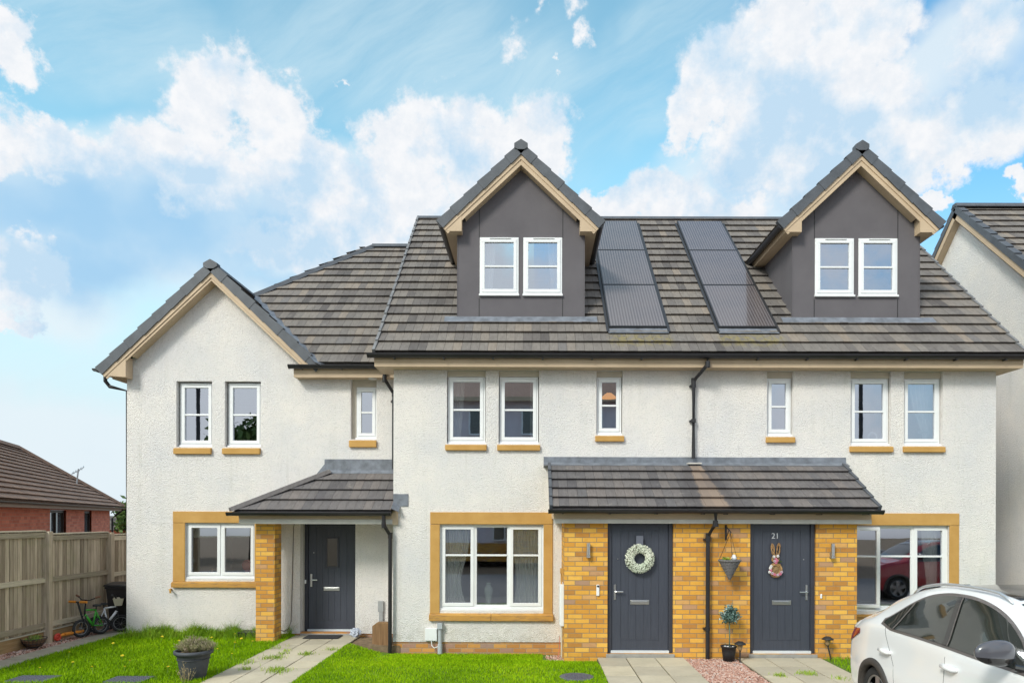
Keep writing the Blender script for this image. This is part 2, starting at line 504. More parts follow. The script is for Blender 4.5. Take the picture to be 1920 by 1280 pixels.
M = {}
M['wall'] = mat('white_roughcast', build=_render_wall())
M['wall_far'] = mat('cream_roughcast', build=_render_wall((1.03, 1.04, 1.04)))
PAL_B = [(0, (.44, .20, .045)), (.25, (.60, .28, .04)), (.55, (.70, .355, .05)), (.85, (.78, .45, .085)), (.94, (.56, .30, .12)), (1, (.38, .23, .15))]
M['brick'] = mat('buff_brick', build=_brick(PAL_B, (.30, .21, .12)))
PAL_P = [(0, (.42, .19, .06)), (.35, (.52, .24, .06)), (.6, (.60, .30, .08)), (.8, (.40, .22, .15)), (1, (.36, .24, .19))]
M['plinth'] = mat('plinth_brick', build=_brick(PAL_P, (.36, .27, .19)))
PAL_R = [(0, (.50, .13, .075)), (.5, (.60, .17, .10)), (1, (.68, .22, .13))]
M['redbrick'] = mat('red_brick', build=_brick(PAL_R, (.40, .22, .17)))
M['tile'] = mat('roof_tile', build=_tiles(lichen))
PAL_PT = [(0, (.10, .093, .098)), (.3, (.130, .120, .122)), (.55, (.155, .140, .138)), (.8, (.185, .160, .150)), (1, (.13, .122, .125))]
M['porchtile'] = mat('porch_tile', build=_tiles(porch_stain, PAL_PT))
M['porchtile2'] = mat('porch_tile_plain', build=_tiles(None, PAL_PT))
PAL_BT = [(0, (.21, .125, .085)), (.5, (.28, .165, .11)), (1, (.36, .22, .15))]
M['browntile'] = mat('brown_tile', build=_tiles(None, PAL_BT))
def _soft(base, amt=.12, sc=6, rough=.6, bump=.15, bsc=90, bd=.003):
    def f(g):
        n = g.noise(sc, 5, .6)
        c = g.ramp(n, [(.3, tuple(q * (1 - amt) for q in base)), (.7, tuple(q * (1 + amt) for q in base))])
        g.color(c); g.rough(rough)
        g.bump(g.noise(bsc, 3), bump, bd)
    return f
M['verge'] = mat('grey_verge', build=_soft((.085, .093, .108), .18, 5, .55))
M['verge_light'] = mat('pale_verge', build=_soft((.19, .19, .195), .25, 9, .6))
M['lead'] = mat('lead_flashing', build=_soft((.17, .185, .215), .35, 7, .45, .3, 18, .006))
M['gutter'] = mat('black_gutter', build=_soft((.020, .019, .022), .2, 6, .35, .05))
def _fascia(g):
    n = g.noise(2.0, 5, .6)
    c = g.ramp(n, [(.3, (.50, .375, .25)), (.7, (.60, .455, .31))])
    st = g.noise(1, 4, .6, vec=g.mul(g.pos, (2, 2, 50)))
    c = g.mix(g.m('MULTIPLY', g.step(st, .5, .8), .25), c, (.38, .28, .19))
    g.color(c); g.rough(.6); g.bump(st, .2, .002)
M['fascia'] = mat('cream_fascia', build=_fascia)
M['paleboard'] = mat('pale_board', build=_soft((.56, .53, .49), .1, 5, .55))
def _stone(g):
    n = g.noise(3, 6, .65); n2 = g.noise(1.0, 5, .6, vec=g.mul(g.pos, (3, 3, 22)))
    c = g.ramp(n, [(.3, (.47, .255, .065)), (.7, (.57, .33, .10))])
    c = g.mix(g.m('MULTIPLY', g.step(n2, .55, .8), .3), c, (.40, .22, .085))
    g.color(c); g.rough(.85); g.bump(g.noise(90, 5, .7), .35, .004)
M['stone'] = mat('sandstone', build=_stone)
def _sill(g):
    n = g.noise(3, 6, .65); d = g.noise(1.0, 6, .7, vec=g.mul(g.pos, (5, 5, 28)))
    c = g.ramp(n, [(.3, (.46, .235, .05)), (.7, (.56, .305, .075))])
    c = g.mix(g.m('MULTIPLY', g.step(d, .46, .7), .75), c, (.22, .13, .07))
    g.color(c); g.rough(.85); g.bump(g.noise(90, 5, .7), .35, .004)
M['sill_stone'] = mat('weathered_sandstone', build=_sill)
def _dormer(g):
    n = g.noise(1.5, 5, .6); sp = g.noise(160, 3, .7)
    c = g.ramp(n, [(.3, (.108, .099, .109)), (.7, (.136, .125, .135))])
    c = g.mix(g.m('MULTIPLY', g.step(sp, .55, .75), .35), c, (.24, .225, .235))
    g.color(c); g.rough(.85); g.bump(sp, .4, .003)
M['dormer'] = mat('grey_render_panel', build=_dormer)
M['upvc'] = mat('white_upvc', build=_soft((.80, .81, .82), .03, 4, .3, .02), rough=.3)
M['cream_frame'] = mat('cream_reveal', build=_soft((.58, .52, .43), .06, 5, .6))
M['door'] = mat('slate_door', build=lambda g: (g.color(g.ramp(g.noise(1, 4, .6, vec=g.mul(g.pos, (45, 45, 3))), [(.3, (.043, .049, .068)), (.7, (.056, .063, .086))])), g.rough(.42), g.bump(g.noise(1, 4, .6, vec=g.mul(g.pos, (120, 120, 6))), .25, .002)))
M['doorframe'] = mat('slate_frame', build=_soft((.038, .041, .056), .1, 5, .4, .03))
M['chrome'] = mat('brushed_steel', base=(.62, .62, .62), rough=.28, metal=1)
M['steel_light'] = mat('aluminium_bar', build=_soft((.62, .66, .70), .06, 6, .35, .03))
M['numeral'] = mat('silver_numeral', base=(.62, .63, .66), rough=.35, metal=.2)
M['black'] = mat('matt_black', build=_soft((.02, .02, .022), .2, 8, .6, .1))
M['rubber'] = mat('tyre_rubber', build=_soft((.022, .022, .023), .2, 20, .8, .3))
M['room'] = mat('room_paint', build=_soft((.66, .62, .58), .1, 2, .9))
M['roomfloor'] = mat('room_floor', build=_soft((.20, .14, .10), .15, 3, .7))

def glassmat(name, refl, tint=(.86, .9, .9), wob=.0):
    m = bpy.data.materials.new(name); m.use_nodes = True
    nt = m.node_tree; nt.nodes.clear(); L = nt.links.new
    tr = nt.nodes.new('ShaderNodeBsdfTransparent'); tr.inputs[0].default_value = (*tint, 1)
    gl = nt.nodes.new('ShaderNodeBsdfGlossy'); gl.inputs['Roughness'].default_value = .0; gl.inputs[0].default_value = (.84, .89, 1, 1)
    fr = nt.nodes.new('ShaderNodeFresnel'); fr.inputs[0].default_value = 1.5
    ad = nt.nodes.new('ShaderNodeMath'); ad.operation = 'MULTIPLY_ADD'; L(fr.outputs[0], ad.inputs[0]); ad.inputs[1].default_value = .9; ad.inputs[2].default_value = refl; ad.use_clamp = True
    mx = nt.nodes.new('ShaderNodeMixShader'); L(ad.outputs[0], mx.inputs[0]); L(tr.outputs[0], mx.inputs[1]); L(gl.outputs[0], mx.inputs[2])
    if wob:
        tcn = nt.nodes.new('ShaderNodeNewGeometry'); no = nt.nodes.new('ShaderNodeTexNoise'); L(tcn.outputs['Position'], no.inputs['Vector']); no.inputs['Scale'].default_value = 2.2
        bp = nt.nodes.new('ShaderNodeBump'); bp.inputs['Strength'].default_value = wob; bp.inputs['Distance'].default_value = .01; L(no.outputs[0], bp.inputs['Height']); L(bp.outputs[0], gl.inputs['Normal'])
    out = nt.nodes.new('ShaderNodeOutputMaterial'); L(mx.outputs[0], out.inputs[0])
    return m
M['glass'] = glassmat('window_glass', .44, wob=.02)
M['glass_low'] = glassmat('ground_window_glass', .34, (.94, .96, .96), wob=.02)
M['glass_car'] = glassmat('car_glass', .16, (.30, .34, .33))
M['curtain'] = mat('sheer_curtain', build=_soft((.88, .86, .82), .06, 4, .9))
M['curtain_w'] = mat('white_curtain', build=_soft((.80, .80, .80), .05, 4, .9))
def _slab(g):
    n = g.noise(2.2, 6, .6); s = g.noise(26, 5, .7)
    c = g.ramp(n, [(.3, (.45, .40, .30)), (.7, (.57, .51, .39))])
    c = g.mix(.6, c, g.ramp(g.attr(), [(0, (.72, .72, .74)), (.5, (.95, .95, .95)), (1, (1.14, 1.12, 1.06))]), 'MULTIPLY')
    c = g.mix(g.m('MULTIPLY', g.step(s, .5, .75), .3), c, (.33, .30, .22))
    g.color(c); g.rough(.9); g.bump(s, .4, .004)
M['slab'] = mat('paving_slab', build=_slab)
M['slab_grey'] = mat('weathered_slab', build=lambda g: (g.color(g.ramp(g.noise(5, 6, .65), [(.3, (.27, .245, .19)), (.7, (.38, .345, .27))])), g.rough(.9), g.bump(g.noise(30, 5, .7), .4, .005)))
M['joint'] = mat('joint_sand', build=_soft((.09, .085, .045), .3, 15, .95))
M['soil'] = mat('lawn_soil', build=_soft((.10, .17, .02), .35, 6, .95))
M['earth'] = mat('bare_earth', build=_soft((.20, .14, .085), .35, 12, .95, .5, 40, .01))
def _leafy(stops, rough=.6, trans=.0):
    def f(g):
        c = g.ramp(g.attr(), stops)
        c = g.mix(.6, c, g.ramp(g.noise(2.6, 5, .65), [(.34, (.66, .72, .6)), (.66, (1.3, 1.18, 1.15))]), 'MULTIPLY')
        g.color(c); g.rough(rough)
    return f
M['grass'] = mat('grass_blade', build=_leafy([(0, (.14, .27, .004)), (.4, (.22, .41, .005)), (.75, (.32, .53, .006)), (1, (.44, .56, .02))]), spec=.05)
M['tallgrass'] = mat('tall_grass_blade', build=_leafy([(0, (.11, .23, .008)), (.5, (.20, .36, .012)), (1, (.40, .46, .07))]), spec=.2)
M['leaf'] = mat('leaf', build=_leafy([(0, (.035, .07, .015)), (.6, (.08, .14, .03)), (1, (.14, .21, .05))]), spec=.3)
M['pebble'] = mat('pink_pebble', build=lambda g: (g.color(g.mix(.4, g.ramp(g.attr(), [(0, (.26, .13, .095)), (.3, (.42, .22, .165)), (.6, (.55, .33, .26)), (.85, (.62, .45, .38)), (1, (.50, .47, .44))]), g.ramp(g.noise(90, 3), [(.3, (.7, .7, .7)), (.7, (1.2, 1.2, 1.2))]), 'MULTIPLY')), g.rough(.8)))
M['asphalt'] = mat('asphalt', build=_soft((.16, .155, .155), .25, 30, .9, .4, 120, .004))
M['pavement'] = mat('pavement', build=_soft((.22, .21, .20), .15, 8, .9, .3))
M['kerb'] = mat('kerb_stone', build=_soft((.30, .29, .27), .15, 8, .9, .3))
M['fence'] = mat('weathered_timber', build=_wood((.48, .39, .29), (.64, .54, .42), 'z'))
M['rail'] = mat('timber_rail', build=_wood((.54, .47, .36), (.70, .62, .49), 'y'))
M['sleeper'] = mat('oak_sleeper', build=_wood((.26, .15, .07), (.36, .23, .12), 'z'))
M['gravelboard'] = mat('gravel_board', build=_wood((.38, .24, .11), (.48, .33, .18), 'y'))
# ================================================================== GROUND
XM = 2.785          # party line of the two middle houses
YM = 11.98          # main wall plane
YG = 12.82          # gable house wall plane
YB = 10.88          # brick porch plane
PITCH = .938

def gz(x, y):
    """height of the lawn / ground"""
    z = 0.0
    if -3.19 < x < 1.02 and y > 10.0:
        z -= min(max((y - 10.2) / 1.7, 0), 1) * .17 * min(max((x + 3.15) / .6, 0), 1)
    return z

def structure(o): o['kind'] = 'structure'; return o

g = MB(); g.box(-70, 70, -60, 9.999, -1.2, -.30); g.box(-70, 70, 9.999, 90, -1.2, -.30)
structure(g.build('ground', M['earth']))

def sheet(name, m, x0, x1, y0, y1, nx, ny, dz=0.0, fz=gz, bottom=-.29):
    b = MB()
    xs = np.linspace(x0, x1, nx + 1); ys = np.linspace(y0, y1, ny + 1)
    vs = [(x, y, fz(min(max(x, x0 + 1e-4), x1 - 1e-4), y) + dz) for y in ys for x in xs]
    fs = [(j * (nx + 1) + i, j * (nx + 1) + i + 1, (j + 1) * (nx + 1) + i + 1, (j + 1) * (nx + 1) + i) for j in range(ny) for i in range(nx)]
    b.add(vs, fs)
    b.poly([(x0, y0, bottom), (x1, y0, bottom), (x1, y0, fz(x0 + 1e-4, y0) + dz), (x0, y0, fz(x0 + 1e-4, y0) + dz)])
    return b.build(name, m, smooth=True)

structure(sheet('left_lawn', M['soil'], -7.62, -4.40, 6.4, YG, 6, 20, -.012))
structure(sheet('middle_lawn', M['soil'], -3.19, 1.0, 6.4, YM, 8, 30, -.012))
structure(sheet('side_lawn', M['soil'], 4.50, 9.9, 6.4, 11.98, 6, 10, -.02))

def paving(name, x0, x1, y0, y1, nx, ny, m, lift=0.0):
    b = MB()
    b.box(x0, x1, y0, y1, -.29, -.022 + lift, m=1)
    wx = (x1 - x0) / nx; wy = (y1 - y0) / ny
    for i in range(nx):
        for j in range(ny):
            t = .009
            dz = random.uniform(-.003, .003) + lift
            a = random.uniform(-.0015, .0015)
            X0 = x0 + i * wx + t; X1 = x0 + (i + 1) * wx - t; Y0 = y0 + j * wy + t; Y1 = y0 + (j + 1) * wy - t
            b.box(X0, X1, Y0, Y1, -.02 + lift, dz + a, m=0, c=random.random())
    return structure(b.build(name, [m, M['joint']], bevel=.003))
paving('left_garden_path', -4.40, -3.19, YG - .46 * 14, YG, 3, 14, M['slab'], .0)
paving('middle_garden_path', 1.0, 2.36, YB - .03 - .61 * 7, YB - .03, 3, 7, M['slab'], .0)
paving('right_garden_path', 3.19, 4.50, YB - .03 - .61 * 7, YB - .03, 3, 7, M['slab'], .0)
paving('fence_path', -8.10, -7.64, 7.0, 16.0, 1, 15, M['slab_grey'], -.004)

b = MB(); b.box(2.365, 3.185, 6.4, YB, -.29, -.035); structure(b.build('gravel_bed', M['earth']))
b = MB(); b.box(-8.60, -8.105, 6.4, 18, -.29, -.03); structure(b.build('fence_gravel_bed', M['earth']))
structure(sheet('soil_corner', M['earth'], -3.19, -2.30, YM, YG, 4, 4, 0, fz=lambda x, y: -.03 - .13 * (YG - y) / .84 * min(max((x + 3.15) / .6, 0), 1)))
b = MB(); b.box(-60, 60, 5.0, 6.39, -.29, -.03); structure(b.build('pavement', M['pavement']))
b = MB(); b.box(-60, 60, 4.85, 4.995, -.29, -.02); structure(b.build('kerb', M['kerb'], bevel=.01))
b = MB(); b.box(-60, 60, -4.0, 4.845, -.29, -.14); structure(b.build('road', M['asphalt']))

def stones(name, m, n, region, smin, smax, zfun, org=None):
    """many pebbles as one 'stuff' mesh (deformed octahedra, once subdivided)"""
    bm = bmesh.new(); bmesh.ops.create_icosphere(bm, subdivisions=1, radius=1.0)
    bv = np.array([v.co[:] for v in bm.verts]); bf = np.array([[v.index for v in f.verts] for f in bm.faces]); bm.free()
    P = region(n); n = len(P); K = len(bv)
    sc = RNG.uniform(smin, smax, (n, 1)) * RNG.uniform(.6, 1.3, (n, 3)); sc[:, 2] *= .7
    V = bv[None] * sc[:, None, :] * RNG.uniform(.82, 1.15, (n, K, 1))
    a = RNG.uniform(0, 6.28, n); ca, sa = np.cos(a)[:, None], np.sin(a)[:, None]
    x = V[:, :, 0] * ca - V[:, :, 1] * sa; y = V[:, :, 0] * sa + V[:, :, 1] * ca
    V = np.stack([x, y, V[:, :, 2]], 2)
    V += np.stack([P[:, 0], P[:, 1], zfun(P) + RNG.uniform(-.004, .008, n)], 1)[:, None, :]
    Fa = (bf[None] + (np.arange(n) * K)[:, None, None]).reshape(-1, 3)
    me = bpy.data.meshes.new(name)
    me.from_pydata(V.reshape(-1, 3).tolist(), [], Fa.tolist())
    ca_ = me.attributes.new('var', 'FLOAT', 'FACE'); ca_.data.foreach_set('value', np.repeat(RNG.random(n), len(bf)))
    me.materials.append(m); me.polygons.foreach_set('use_smooth', [True] * len(me.polygons))
    o = bpy.data.objects.new(name, me); COL.objects.link(o)
    o['kind'] = 'stuff'
    return o

def rect(x0, x1, y0, y1):
    return lambda n: np.stack([RNG.uniform(x0, x1, n), RNG.uniform(y0, y1, n)], 1)
o = stones('pink_gravel', M['pebble'], 7500, rect(2.37, 3.18, 8.4, YB - .01), .010, .019, lambda P: np.full(len(P), -.024))
_tag(o, 'pink gravel bed between the two paved paths to the middle and right doors', 'gravel')
o = stones('pink_gravel', M['pebble'], 4200, rect(-8.58, -8.11, 9.6, 15.0), .010, .020, lambda P: np.full(len(P), -.022))
_tag(o, 'strip of pink gravel along the foot of the timber fence', 'gravel')
def corner_fn(P): return np.full(len(P), -.12)
o = stones('pink_gravel', M['pebble'], 260, rect(.22, .50, 11.0, 11.9), .010, .018, lambda P: np.array([gz(.5, y) for y in P[:, 1]]) - .01)
_tag(o, 'small patch of pink gravel under the meter box beside the brick porch', 'gravel')

# grass blades
def blades(name, m, P, h, w, lean, zf, var, hs=None):
    n = len(P)
    a = RNG.uniform(0, 6.283, n); hh = (hs if hs is not None else 1.0) * h * RNG.uniform(.55, 1.25, n); ww = w * RNG.uniform(.7, 1.3, n)
    z = zf(P)
    la = RNG.uniform(0, 6.283, n); ll = lean * RNG.uniform(.2, 1.0, n) * hh
    dx, dy = np.cos(a) * ww, np.sin(a) * ww
    lx, ly = np.cos(la) * ll, np.sin(la) * ll
    V = np.zeros((n, 5, 3))
    V[:, 0] = np.stack([P[:, 0] - dx, P[:, 1] - dy, z - .01], 1)
    V[:, 1] = np.stack([P[:, 0] + dx, P[:, 1] + dy, z - .01], 1)
    V[:, 2] = np.stack([P[:, 0] + dx * .7 + lx * .35, P[:, 1] + dy * .7 + ly * .35, z + hh * .6], 1)
    V[:, 3] = np.stack([P[:, 0] - dx * .7 + lx * .35, P[:, 1] - dy * .7 + ly * .35, z + hh * .6], 1)
    V[:, 4] = np.stack([P[:, 0] + lx, P[:, 1] + ly, z + hh], 1)
    me = bpy.data.meshes.new(name)
    me.vertices.add(n * 5); me.vertices.foreach_set('co', V.reshape(-1))
    q = (np.arange(n) * 5)[:, None]
    quad = q + np.array([[0, 1, 2, 3]]); tri = q + np.array([[3, 2, 4]])
    loops = np.concatenate([quad, tri], 1).reshape(-1)
    me.loops.add(len(loops)); me.loops.foreach_set('vertex_index', loops.astype(np.int32))
    st = (np.arange(n) * 7)[:, None] + np.array([[0, 4]])
    me.polygons.add(n * 2); me.polygons.foreach_set('loop_start', st.reshape(-1).astype(np.int32))
    me.polygons.foreach_set('loop_total', np.tile([4, 3], n).astype(np.int32))
    me.update(calc_edges=True)
    ca_ = me.attributes.new('var', 'FLOAT', 'FACE'); ca_.data.foreach_set('value', np.repeat(np.clip(var, 0, 1), 2))
    me.materials.append(m)
    o = bpy.data.objects.new(name, me); COL.objects.link(o); o['kind'] = 'stuff'
    return o
gzv = lambda P: np.array([gz(x, y) for x, y in P])
def fld(P, s, seed):
    r = np.random.default_rng(seed); v = np.zeros(len(P))
    for k in range(7):
        a = r.uniform(0, 6.28); f = s * r.uniform(.5, 2.5)
        v += np.sin(P[:, 0] * f * math.cos(a) + P[:, 1] * f * math.sin(a) + r.uniform(0, 6.28))
    return v / 7
n = 62000
P = np.stack([RNG.uniform(-3.20, .995, n), RNG.uniform(8.7, 11.97, n)], 1)
P = P[~((P[:, 0] > .16) & (P[:, 1] > 10.98))]
P = P[~((P[:, 0] > .47) & (P[:, 1] > 10.86))]
P = P[~((np.hypot((P[:, 0] - .60), (P[:, 1] - 9.53) * 1.0) < .235))]
o = blades('mown_grass', M['grass'], P, .025, .0032, .8, gzv, .5 + .35 * fld(P, 3, 3) + RNG.normal(0, .2, len(P)))
_tag(o, 'short bright green mown grass of the middle lawn', 'grass')
n = 52000
P = np.stack([RNG.uniform(-7.63, -4.36, n), RNG.uniform(8.7, 12.80, n)], 1)
edge = (P[:, 0] > -4.40) & (RNG.random(len(P)) > .35)
P = P[~edge]
P = P[~((P[:, 0] > -4.88) & (P[:, 0] < -4.5) & (P[:, 1] > 12.13) & (P[:, 1] < 12.5))]
for (hx, hy) in ((-6.72, 9.32), (-5.42, 9.30)):
    P = P[~((np.abs(P[:, 0] - hx) < .27) & (np.abs(P[:, 1] - hy) < .20))]
o = blades('lawn_grass', M['grass'], P, .042, .0033, 1.0, gzv, .36 + .3 * fld(P, 3, 5) + RNG.normal(0, .2, len(P)))
_tag(o, 'unmown green grass of the left lawn', 'grass')
n = 15000
P = np.stack([RNG.uniform(-7.45, -4.45, n), 12.80 - np.abs(RNG.normal(0, .22, n))], 1)
P = P[~((P[:, 0] > -4.90) & (P[:, 0] < -4.5) & (P[:, 1] > 12.1))]
P = P[~((P[:, 0] > -4.9) & (RNG.random(len(P)) > .5))]
w_ = (.55 + .45 * fld(P, 4, 9)) * np.clip((P[:, 0] + 7.55) / .6, .2, 1)
P2 = P[RNG.random(len(P)) < w_]
o = blades('tall_grass', M['tallgrass'], P2, .19, .0035, .8, gzv, .4 + .3 * fld(P2, 5, 4) + RNG.normal(0, .2, len(P2)), hs=np.clip(.75 + .9 * fld(P2, 9, 14), .3, 1.7) * np.where(RNG.random(len(P2)) > .97, 1.6, 1))
_tag(o, 'long uncut grass growing against the white wall of the left house', 'grass')
n = 7000
P = np.stack([RNG.uniform(4.50, 6.6, n), RNG.uniform(8.9, 11.95, n)], 1)
P = P[~((P[:, 0] < 5.08) & (P[:, 1] > 10.85))]
P = P[P[:, 0] - 4.52 > np.abs(RNG.normal(0, .02, len(P)))]
o = blades('side_grass', M['grass'], P, .055, .0036, 1.0, gzv, .3 + .3 * fld(P, 3, 6) + RNG.normal(0, .2, len(P)))
_tag(o, 'patch of grass between the right path and the white car', 'grass')
P = []
for (cx, cy, nn, sp) in ((-4.02, 10.72, 160, .10), (-3.98, 11.05, 40, .05), (-3.60, 11.02, 110, .06), (-3.66, 9.9, 160, .09), (-3.60, 9.75, 60, .08), (-4.12, 9.95, 50, .05), (-4.35, 10.4, 120, .12),
                         (3.42, 9.62, 90, .05), (3.86, 9.75, 110, .08), (4.16, 9.45, 50, .06), (-3.3, 11.42, 60, .08), (-4.02, 11.3, 25, .03), (-4.42, 11.6, 80, .15)):
    P.append(np.stack([RNG.normal(cx, sp, nn), RNG.normal(cy, sp * .8, nn)], 1))
P = np.concatenate(P)
o = blades('joint_weeds', M['tallgrass'], P, .05, .004, 1.1, lambda P: np.zeros(len(P)), .6 + RNG.normal(0, .2, len(P)))
_tag(o, 'small weeds and moss growing in the joints of the paving slabs', 'weeds')

# ================================================================== BUILDING HELPERS
def wall_front(mb, X0, X1, Z0, Z1, Y, ops, depth=.14, m=0, mr=None):
    """front face (towards -Y) with rectangular openings and their reveals"""
    if X0 > X1: X0, X1 = X1, X0
    ops = [(min(a, b), max(a, b), c, d) for a, b, c, d in ops]
    xs = sorted({X0, X1, *[o[0] for o in ops], *[o[1] for o in ops]}); zs = sorted({Z0, Z1, *[o[2] for o in ops], *[o[3] for o in ops]})
    for i in range(len(xs) - 1):
        for j in range(len(zs) - 1):
            cx = (xs[i] + xs[i + 1]) / 2; cz = (zs[j] + zs[j + 1]) / 2
            if any(o[0] < cx < o[1] and o[2] < cz < o[3] for o in ops): continue
            mb.poly([(xs[i], Y, zs[j]), (xs[i + 1], Y, zs[j]), (xs[i + 1], Y, zs[j + 1]), (xs[i], Y, zs[j + 1])], m)
    mr = m if mr is None else mr
    for (a, b, c, d) in ops:
        D = Y + depth
        mb.poly([(a, Y, c), (a, Y, d), (a, D, d), (a, D, c)], mr)
        mb.poly([(b, Y, d), (b, Y, c), (b, D, c), (b, D, d)], mr)
        mb.poly([(a, Y, d), (b, Y, d), (b, D, d), (a, D, d)], mr)
        mb.poly([(b, Y, c), (a, Y, c), (a, D, c), (b, D, c)], mr)

def frame_box(mb, x0, x1, z0, z1, y0, y1, w, m=0, wb=None, wt=None):
    wb = w if wb is None else wb; wt = w if wt is None else wt
    mb.box(x0, x1, y0, y1, z0, z0 + wb, m); mb.box(x0, x1, y0, y1, z1 - wt, z1, m)
    mb.box(x0, x0 + w, y0, y1, z0 + wb, z1 - wt, m); mb.box(x1 - w, x1, y0, y1, z0 + wb, z1 - wt, m)

def window(parent, x0, x1, z0, z1, y, lights, bars=(.5,), vent=True, glass='glass', drip=True, label=None, open_idx=None, open_a=0):
    """lights: list of (a, b, is_sash) fractions of the width; bars: heights of the glazing bars"""
    x0, x1 = min(x0, x1), max(x0, x1)
    fb = MB(); gb = MB()
    W = x1 - x0; zb = z0 + (.035 if drip else 0)
    frame_box(fb, x0, x1, zb, z1, y, y + .07, .042)
    if drip: fb.box(x0 - .012, x1 + .012, y - .035, y + .07, z0, zb - .001)
    for k, (a, b, sash) in enumerate(lights):
        la = x0 + a * W; lb = x0 + b * W
        ia = la + (.042 if a == 0 else .022); ib = lb - (.042 if b == 1 else .022)
        if a > 0: fb.box(la - .022, la + .022, y + .001, y + .069, zb + .042, z1 - .042)
        za, zc = zb + .042, z1 - .042
        tb = MB(); tg = MB()
        if sash:
            frame_box(tb, ia - .008, ib + .008, za - .008, zc + .008, y - .014, y + .05, .056)
            ga, gbx, gza, gzc = ia + .048, ib - .048, za + .048, zc - .048
        else:
            frame_box(tb, ia, ib, za, zc, y + .008, y + .05, .016)
            ga, gbx, gza, gzc = ia + .016, ib - .016, za + .016, zc - .016
        for bz in bars:
            zz = zb + bz * (z1 - zb)
            tb.box(ga, gbx, y - .006, y + .046, zz - .016, zz + .016)
        tg.poly([(ga, y + .02, gza), (gbx, y + .02, gza), (gbx, y + .02, gzc), (ga, y + .02, gzc)])
        if open_idx == k:           # casement standing ajar, hinged on its outer side
            hx = x1 if open_a > 0 else x0
            T = Matrix.Translation((hx, y, 0)) @ Matrix.Rotation(open_a, 4, 'Z') @ Matrix.Translation((-hx, -y, 0))
            fb.add([T @ Vector(q) for q in tb.v], tb.f); gb.add([T @ Vector(q) for q in tg.v], tg.f)
        else:
            fb.add(tb.v, tb.f); gb.add(tg.v, tg.f)
    if vent:
        fb.box(x0 + W * .25, x1 - W * .2, y - .028, y + .002, z1 - .032, z1 - .012)
    fo = fb.build('window', M['upvc'], parent, bevel=.004)
    if label: fo['label'] = label
    gb.build('pane', M[glass], fo)
    return fo

TROW = .33
def tile_plane(mb, O, u, w, L, H, gauge=TROW, tw=.148, th=.046, m=0, seedcol=None, vmul=1.0):
    """courses of slate-faced tiles. O eave corner, u along the eave, w up the slope"""
    O = Vector(O); u = Vector(u).normalized(); w = Vector(w).normalized(); n = u.cross(w)
    if n.z < 0: n = -n
    rows = int(math.ceil(H / gauge))
    for r in range(rows):
        s0 = r * gauge; s1 = min(s0 + gauge + .03, H)
        off = -(r % 2) * tw - random.uniform(0, .01)
        x = off; k = 0; wear = random.uniform(-.06, .06)
        while x < L:
            if k % 2 == 0: base = min(max(random.gauss(.5, .17) + wear, 0), 1)
            a = max(x + .002, 0); b = min(x + tw - .002, L)
            if b - a > .01:
                c = min(max(base + random.gauss(0, .15), 0), 1) * vmul
                lift = random.uniform(-.0025, .0025)
                p = lambda X, S, h: O + u * X + w * S + n * h
                v = [p(a, s0, th + lift), p(b, s0, th + lift), p(b, s1, .004), p(a, s1, .004), p(a, s0 + .03, 0.0), p(b, s0 + .03, 0.0)]
                fs = [(0, 1, 2, 3), (4, 5, 1, 0), (0, 3, 4), (1, 5, 2)]
                if (v[1] - v[0]).cross(v[3] - v[0]).dot(n) < 0: fs = [tuple(reversed(q)) for q in fs]
                mb.add(v, fs, m, c)
            x += tw; k += 1
    # underlay
    p = lambda X, S, h: O + u * X + w * S + n * h
    mb.add([p(0, 0, -.012), p(L, 0, -.012), p(L, H, -.012), p(0, H, -.012)], [(0, 1, 2, 3)], m, .05)

def verge_caps(mb, P0, P1, yf, yb, g=.33, top=.055, bot=-.092, lift=.022):
    """stepped dry-verge units along a gable slope, P0 low end to P1 apex (x,z)"""
    a = Vector((P0[0], 0, P0[1])); b = Vector((P1[0], 0, P1[1])); d = b - a; Ln = d.length; d.normalize()
    nn = Vector((-d.z, 0, d.x));
    if nn.z < 0: nn = -nn
    k = int(round(Ln / g)); g = Ln / k
    for i in range(k):
        s0 = i * g; s1 = s0 + g
        q = [a + d * s0 + nn * (top + lift), a + d * s1 + nn * (top), a + d * s1 + nn * bot, a + d * s0 + nn * (bot - .012)]
        pts = [(v.x, yf - (.006 if i % 2 else 0), v.z) for v in q]
        mb.prism(pts, (0, yb - yf, 0))

def slope_board(mb, P0, P1, y0, y1, h0, h1):
    a = Vector((P0[0], 0, P0[1])); b = Vector((P1[0], 0, P1[1])); d = (b - a).normalized(); nn = Vector((-d.z, 0, d.x))
    if nn.z < 0: nn = -nn
    def at(p, h, apex):
        if apex:    # mitre on the vertical through the apex
            t = -(nn.x * h) / d.x
            return p + nn * h + d * t
        return p + nn * h
    q = [at(a, h0, 0), at(b, h0, 1), at(b, h1, 1), at(a, h1, 0)]
    mb.prism([(v.x, y0, v.z) for v in q], (0, y1 - y0, 0))

